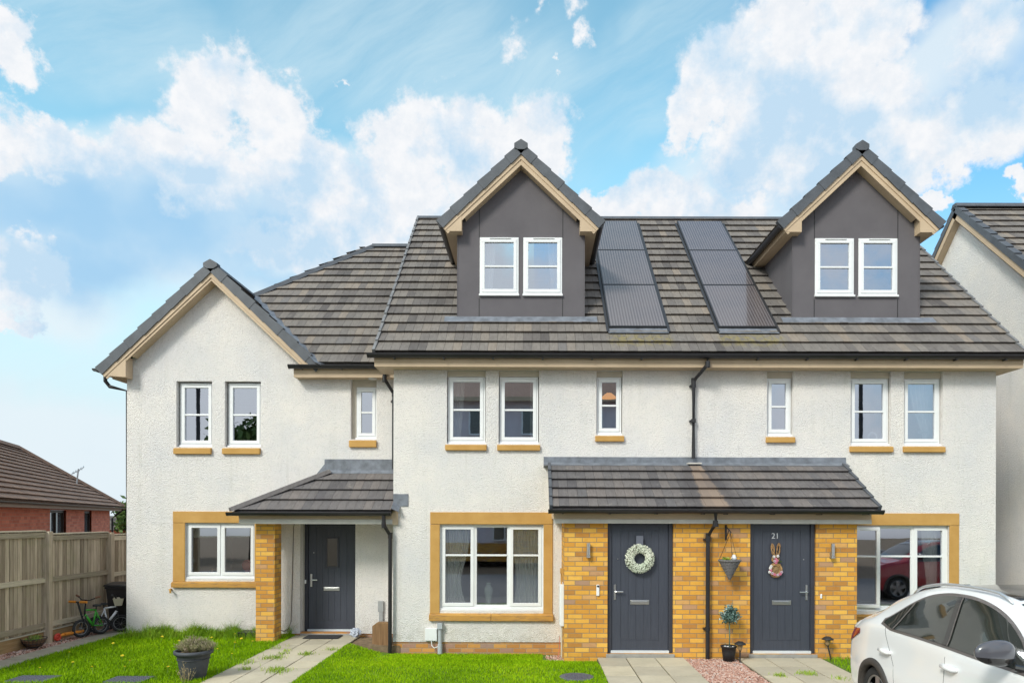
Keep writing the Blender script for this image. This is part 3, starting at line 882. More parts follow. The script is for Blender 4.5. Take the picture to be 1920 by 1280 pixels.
def gutter_run(mb, P0, P1, r=.056):
    """half-round gutter with open top between two points, brackets beneath"""
    a = Vector(P0); b = Vector(P1); d = (b - a).normalized(); side = Vector((0, 0, 1)).cross(d).normalized(); up = Vector((0, 0, 1))
    vs = []; fs = []; K = 10
    for e, P in enumerate((a, b)):
        for rad in (r, r - .006):
            for k in range(K + 1):
                t = math.pi * k / K
                vs.append(P + side * math.cos(t) * rad - up * math.sin(t) * rad)
    n = K + 1
    for k in range(K):
        fs.append((k, k + 1, 2 * n + k + 1, 2 * n + k)); fs.append((n + k + 1, n + k, 3 * n + k, 3 * n + k + 1))
        fs.append((k + 1, k, n + k, n + k + 1)); fs.append((2 * n + k, 2 * n + k + 1, 3 * n + k + 1, 3 * n + k))
    fs.append((0, 2 * n, 3 * n, n)); fs.append((K, n + K, 3 * n + K, 2 * n + K))
    mb.add(vs, fs)
    for P, s in ((a, -1), (b, 1)):     # stop ends
        v = [P + side * math.cos(math.pi * k / K) * (r + .004) - up * math.sin(math.pi * k / K) * (r + .004) for k in range(K + 1)]
        mb.prism(v, d * s * .008)

def pipe(parent, pts, clips, wall_y, r=.034, name='downpipe'):
    b = MB(); b.tube(pts, r, 12)
    for z in clips:
        b.lathe([(r + .002, -.03), (r + .008, -.03), (r + .008, .03), (r + .002, .03)], pts[-1][0], pts[-1][1], 12, z0=z)
        b.box(pts[-1][0] - .06, pts[-1][0] + .02, pts[-1][1] + .01, wall_y - .002, z - .015, z + .015)
    for q in pts[1:-1]:
        b.lathe([(r + .001, -.05), (r + .006, -.05), (r + .006, .05), (r + .001, .05)], q[0], q[1], 12, z0=q[2])
    return b.build(name, M['gutter'], parent, smooth=False)

# ================================================================== THE TWO MIDDLE HOUSES (a mirrored pair)
ROOT = {}
EZ, EY = 4.94, 11.62         # tile eave line of the main roof
RZ, RY = 9.13, 16.08         # ridge
NS = Vector((0, -PITCH, 1)).normalized()
def roofz(y): return EZ + (y - EY) * PITCH

def make_unit(mir, root):
    T = (lambda x: 2 * XM - x) if mir else (lambda x: x)
    S = -1 if mir else 1
    dz = -.012 if mir else 0.0
    XL = -2.42
    W1 = (-1.50, -.83); W2 = (-.605, .092); W3 = (1.086, 1.538)
    zt = 4.725
    ops = [(T(W1[0]), T(W1[1]), 3.453 + dz, zt), (T(W2[0]), T(W2[1]), 3.453 + dz, zt), (T(W3[0]), T(W3[1]), 3.612 + dz, zt),
           (T(-1.613), T(.175), .578, 2.068)]
    b = MB()
    wall_front(b, T(XL), XM, .034, 4.80, YM, ops, .15)
    for xx in (XL,):
        x = T(xx)
        q = [(x, YM, .034), (x, 20.5, .034), (x, 20.5, 4.86), (x, RY, RZ - .12), (x, YM, 5.02)]
        b.poly(q if mir else q[::-1])
    b.poly([(T(XL), 20.5, 0), (XM, 20.5, 0), (XM, 20.5, 4.85), (T(XL), 20.5, 4.85)])
    b.poly([(T(XL) + S * .02, YM + .02, .034), (XM, YM + .02, .034), (XM, 20.5, .034), (T(XL) + S * .02, 20.5, .034)])
    b.build('wall', M['wall'], root)
    b = MB(); b.box(T(XL) + S * .012, XM, YM + .014, YM + .3, -.30, .033); b.build('plinth', M['plinth'], root)
    # rooms
    b = MB()
    b.box(T(XL) + S * .05, XM - S * .03, YM + .16, YM + 4.2, 2.55, 2.70, m=1)
    for z0, z1 in ((.05, 2.54), (2.71, 4.9)):
        b.box(T(XL) + S * .05, XM - S * .03, YM + 4.2, YM + 4.3, z0, z1)
        b.box(T(.72), T(.80), YM + .16, YM + 4.2, z0, z1)
        b.box(XM - S * .04, XM - S * .002, YM + .16, YM + 4.2, z0, z1)
    b.box(T(XL) + S * .05, XM - S * .03, YM + .16, YM + 4.2, .05, .12, m=1)
    b.build('interior', [M['room'], M['roomfloor']], root)
    # stone surround of the ground window
    b = MB(); p0, p1 = YM - .022, YM + .10
    xo0, xo1, xi0, xi1 = T(-1.78), T(.335), T(-1.615), T(.177)
    b.box(xo0, xo1, p0, p1, 2.066, 2.274)
    b.box(xo0, xi0, p0 + .004, p1, .525, 2.062); b.box(xi1, xo1, p0 + .004, p1, .525, 2.062)
    b.build('window_surround', M['stone'], root, bevel=.006)
    b = MB(); xm = (T(-1.78) + T(.335)) / 2
    sx0, sx1 = sorted((xo0 - S * .012, xo1 + S * .012))
    for a_, b_ in ((sx0, xm - .003), (xm + .003, sx1)):
        b.prism([(a_, YM - .06, .403), (a_, YM - .06, .50), (a_, YM + .09, .576), (a_, YM + .09, .403)], (b_ - a_, 0, 0))
    b.build('stone_sill', M['sill_stone'], root, bevel=.006)
    f = window(root, xi0, xi1, .578, 2.066, YM + .055, [(0, .334, True), (.334, .668, False), (.668, 1, True)], bars=(.63,), vent=False, glass='glass_low',
               open_idx=None if not mir else 0, open_a=-R(9) if mir else 0,
               label='three-light ground window with its left casement ajar' if mir else None)
    # upstairs windows with timber panel above and stone sill below
    for (a_, b_), sz in ((W1, 3.453), (W2, 3.453), (W3, 3.612)):
        x0, x1 = sorted((T(a_), T(b_))); zs = sz + dz
        window(root, x0 + .012, x1 - .012, zs, 4.622 + dz, YM + .075, [(0, 1, True)], bars=(.495,), vent=(b_ - a_ > .6))
        b = MB(); b.box(x0 + .002, x1 - .002, YM + .06, YM + .13, 4.624 + dz, 4.722); b.build('head_panel', M['cream_frame'], root)
        b = MB(); e = .022; b.prism([(x0 - e, YM - .055, zs - .115), (x0 - e, YM - .055, zs - .025), (x0 - e, YM + .06, zs - .002), (x0 - e, YM + .06, zs - .115)], (x1 - x0 + 2 * e, 0, 0))
        b.build('window_sill', M['stone'], root, bevel=.007)
    # eaves: soffit, fascia, gutter
    XE = T(XL - .27); b = MB()
    b.box(XE, XM, 11.70, 11.725, 4.725, 4.93); b.box(XE, XM, 11.69, 11.7, 4.80, 4.925)
    b.box(XE, XM, 11.7255, YM - .002, 4.727, 4.745)
    b.box(XE, T(XL) - S * .002, YM - .002, 12.35, 4.727, 4.745)
    # verge end
    pl = [(XE, 11.727, 4.746), (XE, 11.727, 4.93), (XE, RY, RZ - .06), (XE, RY, RZ - .24), (XE, 12.15, 4.9), (XE, 12.15, 4.746)]
    b.prism(pl, (S * .02, 0, 0))
    b.build('fascia', M['fascia'], root)
    b = MB(); gutter_run(b, (T(XL - .36), 11.63, 4.925), (XM, 11.63, 4.925), .072)
    k = 0
    while k * .83 + .35 < 5.3:
        xx = T(XL - .27 + .35 + k * .83); b.box(xx - .012, xx + .012, 11.60, 11.689, 4.835, 4.856); k += 1
    b.build('gutter', M['gutter'], root)
    # roof
    b = MB(); Hs = math.hypot(RY - EY, RZ - EZ)
    x0, x1 = sorted((T(XL - .27), XM))
    tile_plane(b, (x0, EY, EZ), (1, 0, 0), (0, 1, PITCH), x1 - x0, Hs)
    b.add([(x0, RY, RZ), (x1, RY, RZ), (x1, 20.7, EZ - .15), (x0, 20.7, EZ - .15)], [(3, 2, 1, 0)], c=.4)
    ro = b.build('roof', M['tile'], root)
    b = MB()
    xx = x0
    while xx < x1 - .01:
        xe = min(xx + .45, x1)
        b.prism([(xx, RY - .13, RZ - .07), (xx, RY - .05, RZ + .012), (xx, RY + .05, RZ + .012), (xx, RY + .13, RZ - .07)], (xe - xx - .004, 0, 0)); xx = xe
    b.build('ridge', M['verge'], ro)
    b = MB(); wv = Vector((0, 1, PITCH)).normalized()
    nk = 19
    for i in range(nk):
        s0 = Hs * i / nk; s1 = Hs * (i + 1) / nk
        O = Vector((T(XL - .285), EY, EZ)) + wv * s0 + NS * .0
        q = [O + NS * -.05, O + NS * .062, O + wv * (s1 - s0) + NS * .040, O + wv * (s1 - s0) + NS * -.05]
        b.prism(q, (S * .045, 0, 0))
    b.build('verge', M['verge_light'], ro)
    # solar panels
    for k in range(3):
        ya = 12.19 + k * 1.205; ybb = ya + 1.195
        x0p, x1p = sorted((T(1.32), T(2.33)))
        O = Vector((x0p, ya, roofz(ya))) + NS * .045; Lw = 1.195 * math.hypot(1, PITCH)
        b = MB(); b.obox(O, (x1p - x0p, 0, 0), wv * Lw, NS * .035, m=1)
        b.obox(O + Vector((.022, 0, 0)) + wv * .022 + NS * .0351, (x1p - x0p - .044, 0, 0), wv * (Lw - .044), NS * .002, m=0)
        b.build('solar_panel', [M['solar'], M['solarframe']], ro)
    b = MB(); O = Vector((x0p - .02, 12.19, roofz(12.19))) + NS * .036 - wv * .16
    b.obox(O, (x1p - x0p + .04, 0, 0), wv * .16, NS * .006); 
    b.build('panel_flashing', M['lead'], ro)
    for xs_ in (x0p - .052, x1p + .002):
        b = MB(); b.obox(Vector((xs_, 12.10, roofz(12.10))) + NS * .03, (.05, 0, 0), wv * 5.0, NS * .02); b.build('side_flashing', M['solarframe'], ro)
    # dormer
    DC = T(-.235); hw = 1.145; YD = 12.50; zb = 5.77; za = 8.75
    b = MB()
    zw = 7.62
    wins = [(DC - .742, DC - .042), (DC + .042, DC + .742)]
    wall_front(b, DC - hw, DC + hw, zb - .03, 7.30, YD, [(a_ + .01, c_ - .01, 6.18, 7.21) for a_, c_ in wins], .10)
    # gable panel above
    b.poly([(DC - hw, YD, 7.30), (DC + hw, YD, 7.30), (DC + hw, YD, 7.55), (DC, YD, 8.62), (DC - hw, YD, 7.55)])
    for s in (-1, 1):
        x = DC + s * hw; yq = 11.62 + (7.55 - EZ) / PITCH
        q = [(x, YD, zb - .05), (x, yq, 7.55), (x, YD, 7.55)]
        b.poly(q if s > 0 else q[::-1])
    # interior back of the dormer room
    b.poly([(DC - hw + .01, YD + 1.6, 5.6), (DC + hw - .01, YD + 1.6, 5.6), (DC + hw - .01, YD + 1.6, 7.6), (DC - hw + .01, YD + 1.6, 7.6)], 1)
    dw = b.build('dormer', [M['dormer'], M['room']], root)
    for a_ in (DC - .752, DC + .752):
        b = MB(); b.box(a_ - .006, a_ + .006, YD - .004, YD + .002, 7.215, 7.30 + (hw - .752) * .94 + .22); b.build('panel_joint', M['black'], dw)
        b = MB(); b.box(a_ - .006, a_ + .006, YD - .004, YD + .002, zb + .01, 6.13); b.build('panel_joint', M['black'], dw)
    b = MB(); b.box(DC - hw - .012, DC + hw + .012, YD - .012, YD + .02, zb - .03, zb + .015); b.build('base_trim', M['black'], dw)
    b = MB()
    for s in (-1, 1): b.box(DC + s * hw - .006, DC + s * hw + .006, YD - .008, YD + .01, zb + .015, 7.54)
    b.build('corner_trim', M['dormer'], dw, split=DC)
    for i_, (a_, c_) in enumerate(wins):
        fo = window(dw, a_, c_, 6.165, 7.222, YD - .012, [(0, 1, True)], bars=(.49,), vent=True)
        if mir and i_ == 0: fo['label'] = 'dormer window with its sash slightly open'
    hr = 1.45; zr = 7.385; yv = 12.28
    b = MB()
    wl = math.hypot(hr, za - zr); n_r = max(1, round(wl / .33)); gg = wl / n_r
    for s in (-1, 1):
        w_ = Vector((-s * hr, 0, za - zr)).normalized(); nn = Vector((s * (za - zr), 0, hr)).normalized()
        bb = MB()
        tile_plane(bb, (DC + s * hr, yv + .05, zr), (0, 1, 0), w_, 3.6, wl, gauge=gg)
        me_tmp = bb
        # clip at the main roof plane
        co = Vector((0, EY, EZ)); no = -NS
        b.v, off = b.v + bb.v, len(b.v)
        b.f += [tuple(i + off for i in f) for f in bb.f]; b.m += bb.m; b.c += bb.c
    rd = b.build('dormer_roof', M['tile'], dw, clip=[((0, EY, EZ), tuple(-NS))])
    b = MB()
    for s in (-1, 1): verge_caps(b, (DC + s * hr, zr), (DC, za), yv, yv + .09, gg)
    b.prism([(DC - .12, yv - .025, za - .03), (DC - .12, yv - .025, za + .045), (DC, yv - .025, za + .12), (DC + .12, yv - .025, za + .045), (DC + .12, yv - .025, za - .02), (DC + .06, yv - .025, za - .06), (DC - .06, yv - .025, za - .06)], (0, .14, 0))
    y_ = yv + .115
    while y_ < 15.4:
        b.prism([(DC - .12, y_, za - .02), (DC, y_, za + .085), (DC + .12, y_, za - .02)], (0, .44, 0)); y_ += .447
    b.build('dormer_verge', M['verge'], dw, clip=[((0, EY, EZ - .1), tuple(-NS))])
    b = MB()
    for s in (-1, 1):
        slope_board(b, (DC + s * hr, zr), (DC, za), yv + .02, yv + .045, -.085, -.155)
        slope_board(b, (DC + s * hr, zr), (DC, za), yv + .035, yv + .06, -.155, -.225)
        slope_board(b, (DC + s * (hw + .0), zr + (hr - hw) * .952), (DC, za), yv + .06, YD + .0, -.215, -.225)
        # kneeler
        xo = DC + s * 1.345; xi = DC + s * 1.052
        zo = zr + (hr - 1.345) * .952 - .225; zi = zr + (hr - 1.052) * .952 - .225
        b.prism([(xo, yv + .03, 7.262), (xi, yv + .03, 7.262), (xi, yv + .03, zi + .03), (xo, yv + .03, zo + .12)], (0, .20, 0))
        # eaves box running back
        b.box(xo, DC + s * (hw + .003), yv + .232, 14.4, 7.262, 7.29)
        b.box(xo, xo - s * .02, yv + .232, 14.6, 7.291, 7.38)
    b.build('dormer_bargeboard', M['fascia'], dw, clip=[((0, EY, EZ), tuple(-NS))], split=DC)
    b = MB()
    for s in (-1, 1): gutter_run(b, (DC + s * 1.415, yv + .03, 7.385), (DC + s * 1.415, 14.35, 7.385), .058)
    b.build('dormer_gutter', M['gutter'], dw, clip=[((0, EY, EZ), tuple(-NS))], split=DC)
    # lead apron below the dormer
    b = MB(); O = Vector((DC - hw - .22, YD - .02, roofz(YD - .02))) + NS * .036 - wv * .17
    b.obox(O, (2 * hw + .44, 0, 0), wv * .19, NS * .008); b.build('lead_apron', M['lead'], dw)

    # brick porch front, its door and roof
    BX0 = .49
    b = MB(); dx0, dx1 = T(1.167 + (0 if not mir else -.035)), T(2.2 + (0 if not mir else -.035))
    dx0, dx1 = sorted((dx0, dx1))
    wall_front(b, T(BX0), XM, -.03, 2.25, YB, [(dx0, dx1, .055, 2.20)], .10)
    q = [(T(BX0), YB, -.3), (T(BX0), YB, 2.25), (T(BX0), YM - .002, 2.9), (T(BX0), YM - .002, -.3)]
    b.poly(q if not mir else q[::-1])
    b.poly([(T(BX0), YB, -.3), (XM, YB, -.3), (XM, YB, -.031), (T(BX0), YB, -.031)])
    b.build('porch_wall', M['brick'], root)
    b = MB(); b.box(dx0 - .02, dx1 + .02, YB - .025, YB + .12, -.02, .053); b.build('door_step', M['kerb'], root, bevel=.006)
    make_door(root, dx0, dx1, .055, 2.16, YB + .075, left_handle=not mir, glazed=False)
    # porch fascia
    fx0 = T(.315); b = MB()
    b.box(fx0, XM, 10.775, 10.80, 2.165, 2.26); b.build('porch_fascia', M['fascia'], root)
    b = MB(); b.box(fx0, XM, 10.765, YB - .003, 2.098, 2.163); b.build('porch_beam', M['paleboard'], root)
    b = MB(); x_ = T(.315)
    b.prism([(x_, 10.80, 2.165), (x_, 10.80, 2.27), (x_, YM - .003, 2.97), (x_, YM - .003, 2.165)], (S * .02, 0, 0)); 
    b.box(T(.335), T(BX0) - S * .003, 10.80, YM - .003, 2.166, 2.18)
    b.build('porch_cheek', M['fascia'], root)
    PO = Vector((T(.255), 10.61, 2.325)); PT = Vector((T(.255), 11.87, 3.095)); pw = (PT - PO); Lp = pw.length
    x0, x1 = sorted((T(.255), XM))
    b = MB(); tile_plane(b, (x0, PO.y, PO.z), (1, 0, 0), pw, x1 - x0, Lp, gauge=Lp / 5, tw=.15)
    pr = b.build('porch_roof', M['porchtile'], root)
    pn = Vector((0, -pw.z, pw.y)).normalized(); pwn = pw.normalized()
    b = MB()
    for i in range(5):
        O = Vector((T(.245), PO.y, PO.z)) + pwn * (Lp * i / 5)
        b.prism([O + pn * -.06, O + pn * .06, O + pwn * (Lp / 5) + pn * .036, O + pwn * (Lp / 5) + pn * -.06], (S * .05, 0, 0))
    b.build('porch_verge', M['verge'], pr)
    b = MB()
    e0, e1 = sorted((T(.175), XM))
    b.prism([(e0, 11.80, 3.075), (e0, YM - .012, 3.14), (e0, YM - .012, 3.232), (e0, YM - .002, 3.232), (e0, YM - .002, 3.05)], (e1 - e0, 0, 0))
    b.build('lead_flashing', M['lead'], pr)
    b = MB(); gutter_run(b, (T(.235), 10.60, 2.312), (XM, 10.60, 2.318), .066)
    for k in range(4):
        xx = T(.45 + k * .72); b.box(xx - .012, xx + .012, 10.58, 10.774, 2.24, 2.258)
    b.build('porch_gutter', M['gutter'], root)
    # wall light beside the door
    lx = T(.862 + (.0 if not mir else .03)) ; b = MB()
    b.box(lx - .03, lx + .03, YB - .012, YB - .001, 1.56, 1.66); b.lathe([(.0, .0), (.03, .0), (.03, .19), (.0, .19)], lx, YB - .055, 16, z0=1.60)
    b.lathe([(.0, .0), (.038, .0), (.038, .03), (.0, .03)], lx, YB - .055, 16, z0=1.565)
    b.build('wall_light', M['chrome'], root)

def make_door(root, x0, x1, z0, z1, y, left_handle=True, glazed=False):
    b = MB(); fw = .065
    b.box(x0 + .001, x0 + fw, y - .03, y + .06, z0, z1); b.box(x1 - fw, x1 - .001, y - .03, y + .06, z0, z1)
    b.box(x0 + fw, x1 - fw, y - .03, y + .06, z1 - fw, z1)
    do = b.build('door', M['doorframe'], root, bevel=.004)
    a, c = x0 + fw + .003, x1 - fw - .003
    b = MB(); zz0, zz1 = z0 + .045, z1 - fw - .003
    ln = c - a; gw = .0
    b.box(a, c, y + .004, y + .045, zz0, zz1)
    bx0, bx1 = a + .15, c - .15
    n = 5; pz0, pz1 = zz0 + .16, zz1 - .11
    if glazed:
        gx0, gx1, gz0, gz1 = (a + c) / 2 - .085, (a + c) / 2 + .105, zz0 + 1.18, zz0 + 1.70
    for i in range(n):
        u0 = bx0 + (bx1 - bx0) * i / n + .003; u1 = bx0 + (bx1 - bx0) * (i + 1) / n - .003
        if glazed and u1 > gx0 and u0 < gx1:
            b.box(u0, u1, y - .001, y + .004, pz0, gz0 - .03); b.box(u0, u1, y - .001, y + .004, gz1 + .03, pz1)
        else: b.box(u0, u1, y - .001, y + .004, pz0, pz1)
    b.box(a, bx0 - .004, y - .002, y + .004, zz0, zz1); b.box(bx1 + .004, c, y - .002, y + .004, zz0, zz1)
    b.box(bx0 - .004, bx1 + .004, y - .002, y + .004, zz0, pz0 - .005); b.box(bx0 - .004, bx1 + .004, y - .002, y + .004, pz1 + .005, zz1)
    b.build('door_leaf', M['door'], do, bevel=.002)
    b = MB(); b.box(a - .01, c + .01, y - .035, y + .02, z0 + .002, z0 + .042); b.build('threshold', M['steel_light'], do)
    hx = a + .055 if left_handle else c - .055; s = 1 if left_handle else -1
    hz = z0 + .97; b = MB()
    b.box(hx - .016, hx + .016, y - .014, y - .002, hz - .13, hz + .11)
    b.tube([(hx, y - .002, hz), (hx, y - .055, hz), (hx + s * .02, y - .06, hz), (hx + s * .125, y - .058, hz)], .010, 8)
    b.lathe([(0, 0), (.012, 0), (.012, .01), (0, .01)], hx, y - .02, 10, z0=hz - .09)
    b.build('handle', M['chrome'], do)
    mx = (a + c) / 2; lz = z0 + .80; b = MB()
    b.box(mx - .15, mx + .15, y - .012, y - .002, lz - .035, lz + .035); b.box(mx - .125, mx + .125, y - .02, y - .012, lz - .02, lz + .022)
    b.build('letterbox', M['chrome'], do, bevel=.004)
    b = MB(); kx = a + .10 if left_handle else c - .10
    b.tube([(kx, y - .004, z0 + 1.48), (kx, y - .010, z0 + 1.48)], .008, 8); b.build('spyhole', M['chrome'], do)
    if glazed:
        b = MB(); frame_box(b, gx0 - .03, gx1 + .03, gz0 - .03, gz1 + .03, y - .012, y + .004, .028); b.build('glazing_bead', M['doorframe'], do)
        b = MB(); b.poly([(gx0, y - .003, gz0), (gx1, y - .003, gz0), (gx1, y - .003, gz1), (gx0, y - .003, gz1)]); b.build('glass_panel', M['doorglass'], do)
    return do

def _solar(g):
    x, y, z = g.xyz()
    st = g.m('SINE', g.m('MULTIPLY', x, 2 * math.pi / .052))
    line = g.m('MULTIPLY', g.m('ADD', st, 1.0), .42)
    c = g.ramp(g.noise(1.5, 4, .6), [(.3, (.062, .055, .062)), (.7, (.10, .082, .082))])
    c = g.mix(line, c, (.19, .17, .175))
    g.color(c); g.rough(g.mix(line, (.12, .12, .12), (.25, .25, .25)))
M['solar'] = mat('solar_cells', build=_solar, spec=.5, coat=.6)
M['solarframe'] = mat('solar_frame', base=(.03, .03, .033), rough=.4)
M['doorglass'] = mat('dark_door_glass', base=(.035, .038, .042), rough=.04, spec=.8, coat=1)

ROOT['middle'] = thing('terraced_house', 'white rendered middle house with a grey gabled dormer, standing left of the shared central downpipe', 'house', ((-2.42 + XM) / 2, YM, 0), 'white rendered terraced houses')
make_unit(False, ROOT['middle'])
ROOT['right'] = thing('terraced_house', 'white rendered right-hand house with a grey gabled dormer, behind the parked white car', 'house', ((8.0 + XM) / 2, YM, 0), 'white rendered terraced houses')
make_unit(True, ROOT['right'])
rt = ROOT['middle']
# shared downpipes
pipe(rt, [(2.92, 11.635, 4.90), (2.92, 11.635, 4.76), (2.745, 11.90, 4.53), (2.745, 11.90, 3.20)], [4.45, 3.85], YM)
b = MB(); b.box(2.63, 2.86, 11.78, 11.95, 3.10, 3.125); b.build('pipe_shoe', M['paleboard'], rt)
pipe(rt, [(2.79, 10.60, 2.27), (2.79, 10.62, 2.10), (2.72, 10.80, 1.90), (2.72, 10.80, .0)], [1.85, .46], YB)
# doorbell, meter box, cables, service box
b = MB(); b.box(1.015 - .024, 1.015 + .024, YB - .026, YB - .001, .96, 1.14); db = b.build('doorbell', M['upvc'], rt, bevel=.012)
b = MB(); b.tube([(1.015, YB - .030, 1.115), (1.015, YB - .026, 1.115)], .018, 14); b.build('camera_lens', M['black'], db)
b = MB(); b.box(.428, .488, 10.95, 11.42, .47, 1.13); b.box(.420, .43, 10.97, 11.40, .50, 1.10); b.build('meter_box', M['upvc'], rt, bevel=.008)
b = MB(); b.tube([(.455, 11.0, .47), (.455, 11.0, -.02)], .013, 8); b.build('cable_duct', M['cream_frame'], rt)
b = MB(); b.tube([(.425, 11.02, .30), (.42, 11.0, .1), (.39, 10.96, -.03)], .006, 6); b.build('cable', mat('red_cable', base=(.6, .15, .08)), rt)
b = MB(); b.tube([(.448, 11.05, 1.13), (.448, 11.05, 1.30)], .012, 8); b.box(.43, .487, 11.0, 11.1, 1.30, 1.38); b.build('cable_cover', M['stone'], rt)
b = MB(); b.box(-1.86, -1.655, 11.93, YM - .001, .06, .275); b.build('service_box', M['upvc'], rt, bevel=.008)
b = MB(); b.tube([(-1.60, 11.93, .36), (-1.60, 11.93, .0)], .033, 12); b.box(-1.642, -1.558, 11.88, YM - .001, .27, .37)
b.tube([(-1.60, 11.93, .0), (-1.60, 11.925, -.16)], .042, 12); b.build('grey_conduit', mat('grey_plastic', base=(.42, .45, .48), rough=.5), rt)
b = MB(); b.tube([(-1.75, 11.94, .06), (-1.74, 11.93, -.02), (-1.70, 11.92, -.06), (-1.64, 11.93, -.04)], .008, 6); b.build('cable', M['upvc'], rt)
rr = ROOT['right']
b = MB(); b.box(4.50, 4.53, YB - .02, YB - .001, .93, 1.0); b.build('doorbell', M['upvc'], rr, bevel=.008)
# basket bracket
b = MB(); b.tube([(3.02, YB - .004, 2.06), (3.02, YB - .03, 2.05), (3.02, YB - .20, 2.0), (3.035, YB - .24, 1.96)], .009, 6)
b.tube([(3.02, YB - .004, 1.86), (3.02, YB - .1, 1.93), (3.02, YB - .17, 2.0)], .007, 6); b.box(3.005, 3.035, YB - .01, YB - .001, 1.84, 2.08)
b.build('basket_bracket', M['black'], rr)
# numerals on the right door
cu = bpy.data.curves.new('numerals', 'FONT'); cu.body = '21'; cu.size = .125; cu.extrude = .004; cu.align_x = 'CENTER'
tmp = bpy.data.objects.new('numerals', cu); COL.objects.link(tmp); bpy.context.view_layer.update()
me = bpy.data.meshes.new_from_object(tmp.evaluated_get(bpy.context.evaluated_depsgraph_get())); bpy.data.objects.remove(tmp)
me.transform(Matrix.Translation(Vector((3.82, YB + .066, 1.865)) - ORG[rr.name]) @ Matrix.Rotation(R(90), 4, 'X'))
me.materials.append(M['numeral'])
no = bpy.data.objects.new('house_number', me); COL.objects.link(no)
dr = [q for q in bpy.data.objects if q.parent == rr and q.name.startswith('door') and 'step' not in q.name and 'bell' not in q.name][0]
no.parent = dr; ORG[no.name] = ORG[rr.name].copy()

# ================================================================== LEFT (GABLED) HOUSE
lh = thing('terraced_house', 'white rendered left-hand house with a front gable and a small hipped porch', 'house', (-5.0, YG, 0), 'white rendered terraced houses')
ROOT['left'] = lh
XGL, XGA = -7.52, -5.86
b = MB()
ops = [(-6.607, -5.946, 3.472, 4.685), (-5.71, -5.045, 3.472, 4.685), (-3.383, -2.905, 3.62, 4.738), (-6.432, -5.15, 1.026, 2.067), (-4.31, -3.29, .03, 2.18)]
wall_front(b, XGL, -2.42, .05, 4.76, YG, ops, .15)
b.poly([(XGL, YG, 4.76), (-4.20, YG, 4.76), (-4.20, YG, 5.02), (XGA, YG, 6.59), (XGL, YG, 5.02)])
b.poly([(-4.20, YG, 4.76), (-2.42, YG, 4.76), (-2.42, YG, 4.9), (-4.20, YG, 4.9)])
b.poly([(XGL, YG, .05), (XGL, YG, 5.0), (XGL, 20.3, 5.0), (XGL, 20.3, .05)])
b.poly([(XGL, 20.3, 0), (-2.42, 20.3, 0), (-2.42, 20.3, 5.1), (XGL, 20.3, 5.1)])
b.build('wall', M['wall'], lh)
b = MB(); b.box(XGL + .012, -2.43, YG + .014, YG + .14, -.3, .049); b.box(-7.5, -4.31, YG + .141, YG + .3, -.3, .03)
b.build('plinth', M['plinth'], lh)
b = MB(); b.box(-7.4, -2.5, YG + .6, YG + 4.2, 2.55, 2.70, m=1); b.box(-7.4, -2.5, YG + 4.2, YG + 4.3, .05, 4.9); b.box(-4.62, -4.55, YG + .16, YG + 4.2, .05, 4.9)
b.box(-7.4, -4.62, YG + .16, YG + 4.2, 2.56, 2.69, m=1)
b.box(-7.4, -4.63, YG + .16, YG + 4.2, .05, .12, m=1); b.build('interior', [M['room'], M['roomfloor']], lh)
for (x0, x1) in ((-6.607, -5.946), (-5.71, -5.045)):
    window(lh, x0 + .03, x1 - .012, 3.472, 4.665, YG + .085, [(0, 1, True)], bars=(.49,), vent=True)
    b = MB(); b.prism([(x0 - .03, YG - .055, 3.337), (x0 - .03, YG - .055, 3.44), (x0 - .03, YG + .08, 3.47), (x0 - .03, YG + .08, 3.337)], (x1 - x0 + .03, 0, 0)); b.build('window_sill', M['stone'], lh, bevel=.007)
window(lh, -3.30, -2.915, 3.62, 4.60, YG + .10, [(0, 1, True)], bars=(.50,), vent=False)
b = MB(); b.box(-3.381, -3.302, YG + .10, YG + .148, 3.62, 4.736); b.box(-3.302, -2.907, YG + .10, YG + .148, 4.602, 4.736); b.build('head_panel', M['cream_frame'], lh)
b = MB(); b.prism([(-3.40, YG - .055, 3.47), (-3.40, YG - .055, 3.59), (-3.40, YG + .08, 3.617), (-3.40, YG + .08, 3.47)], (.50, 0, 0)); b.build('window_sill', M['stone'], lh, bevel=.007)
b = MB(); b.box(-6.656, -4.93, YG - .022, YG + .10, 2.069, 2.28); b.box(-6.656, -6.434, YG - .018, YG + .10, .985, 2.067); b.box(-5.148, -4.93, YG - .018, YG + .10, .985, 2.067)
b.build('window_surround', M['stone'], lh, bevel=.006)
b = MB(); b.prism([(-6.67, YG - .06, .879), (-6.67, YG - .06, .965), (-6.67, YG + .09, 1.024), (-6.67, YG + .09, .879)], (1.75, 0, 0)); b.build('stone_sill', M['sill_stone'], lh, bevel=.006)
window(lh, -6.43, -5.152, 1.028, 2.066, YG + .05, [(0, .5, True), (.5, 1, True)], bars=(), vent=False, glass='glass_low')
make_door(lh, -4.305, -3.295, .03, 2.15, YG + .26, left_handle=True, glazed=True)
b = MB(); b.box(-4.309, -4.302, YG + .145, YG + .32, .03, 2.18); b.box(-3.298, -3.291, YG + .145, YG + .32, .03, 2.18); b.box(-4.309, -3.291, YG + .15, YG + .32, 2.15, 2.18); b.build('door_reveal', M['paleboard'], lh)
b = MB(); b.box(-4.30, -3.30, YG - .03, YG + .3, -.02, .029); b.build('door_step', M['kerb'], lh, bevel=.005)
b = MB(); b.box(-4.30, -4.27, YG + .215, YG + .235, .93, 1.0); b.build('doorbell', M['upvc'], lh, bevel=.006)
b = MB(); b.tube([(-4.40, YG - .008, 2.12), (-4.43, YG - .008, 2.0), (-4.45, YG - .008, 1.0), (-4.47, YG - .008, .25), (-4.52, YG - .008, .12), (-4.60, YG - .008, .075), (-4.68, YG - .008, .10)], .007, 6)
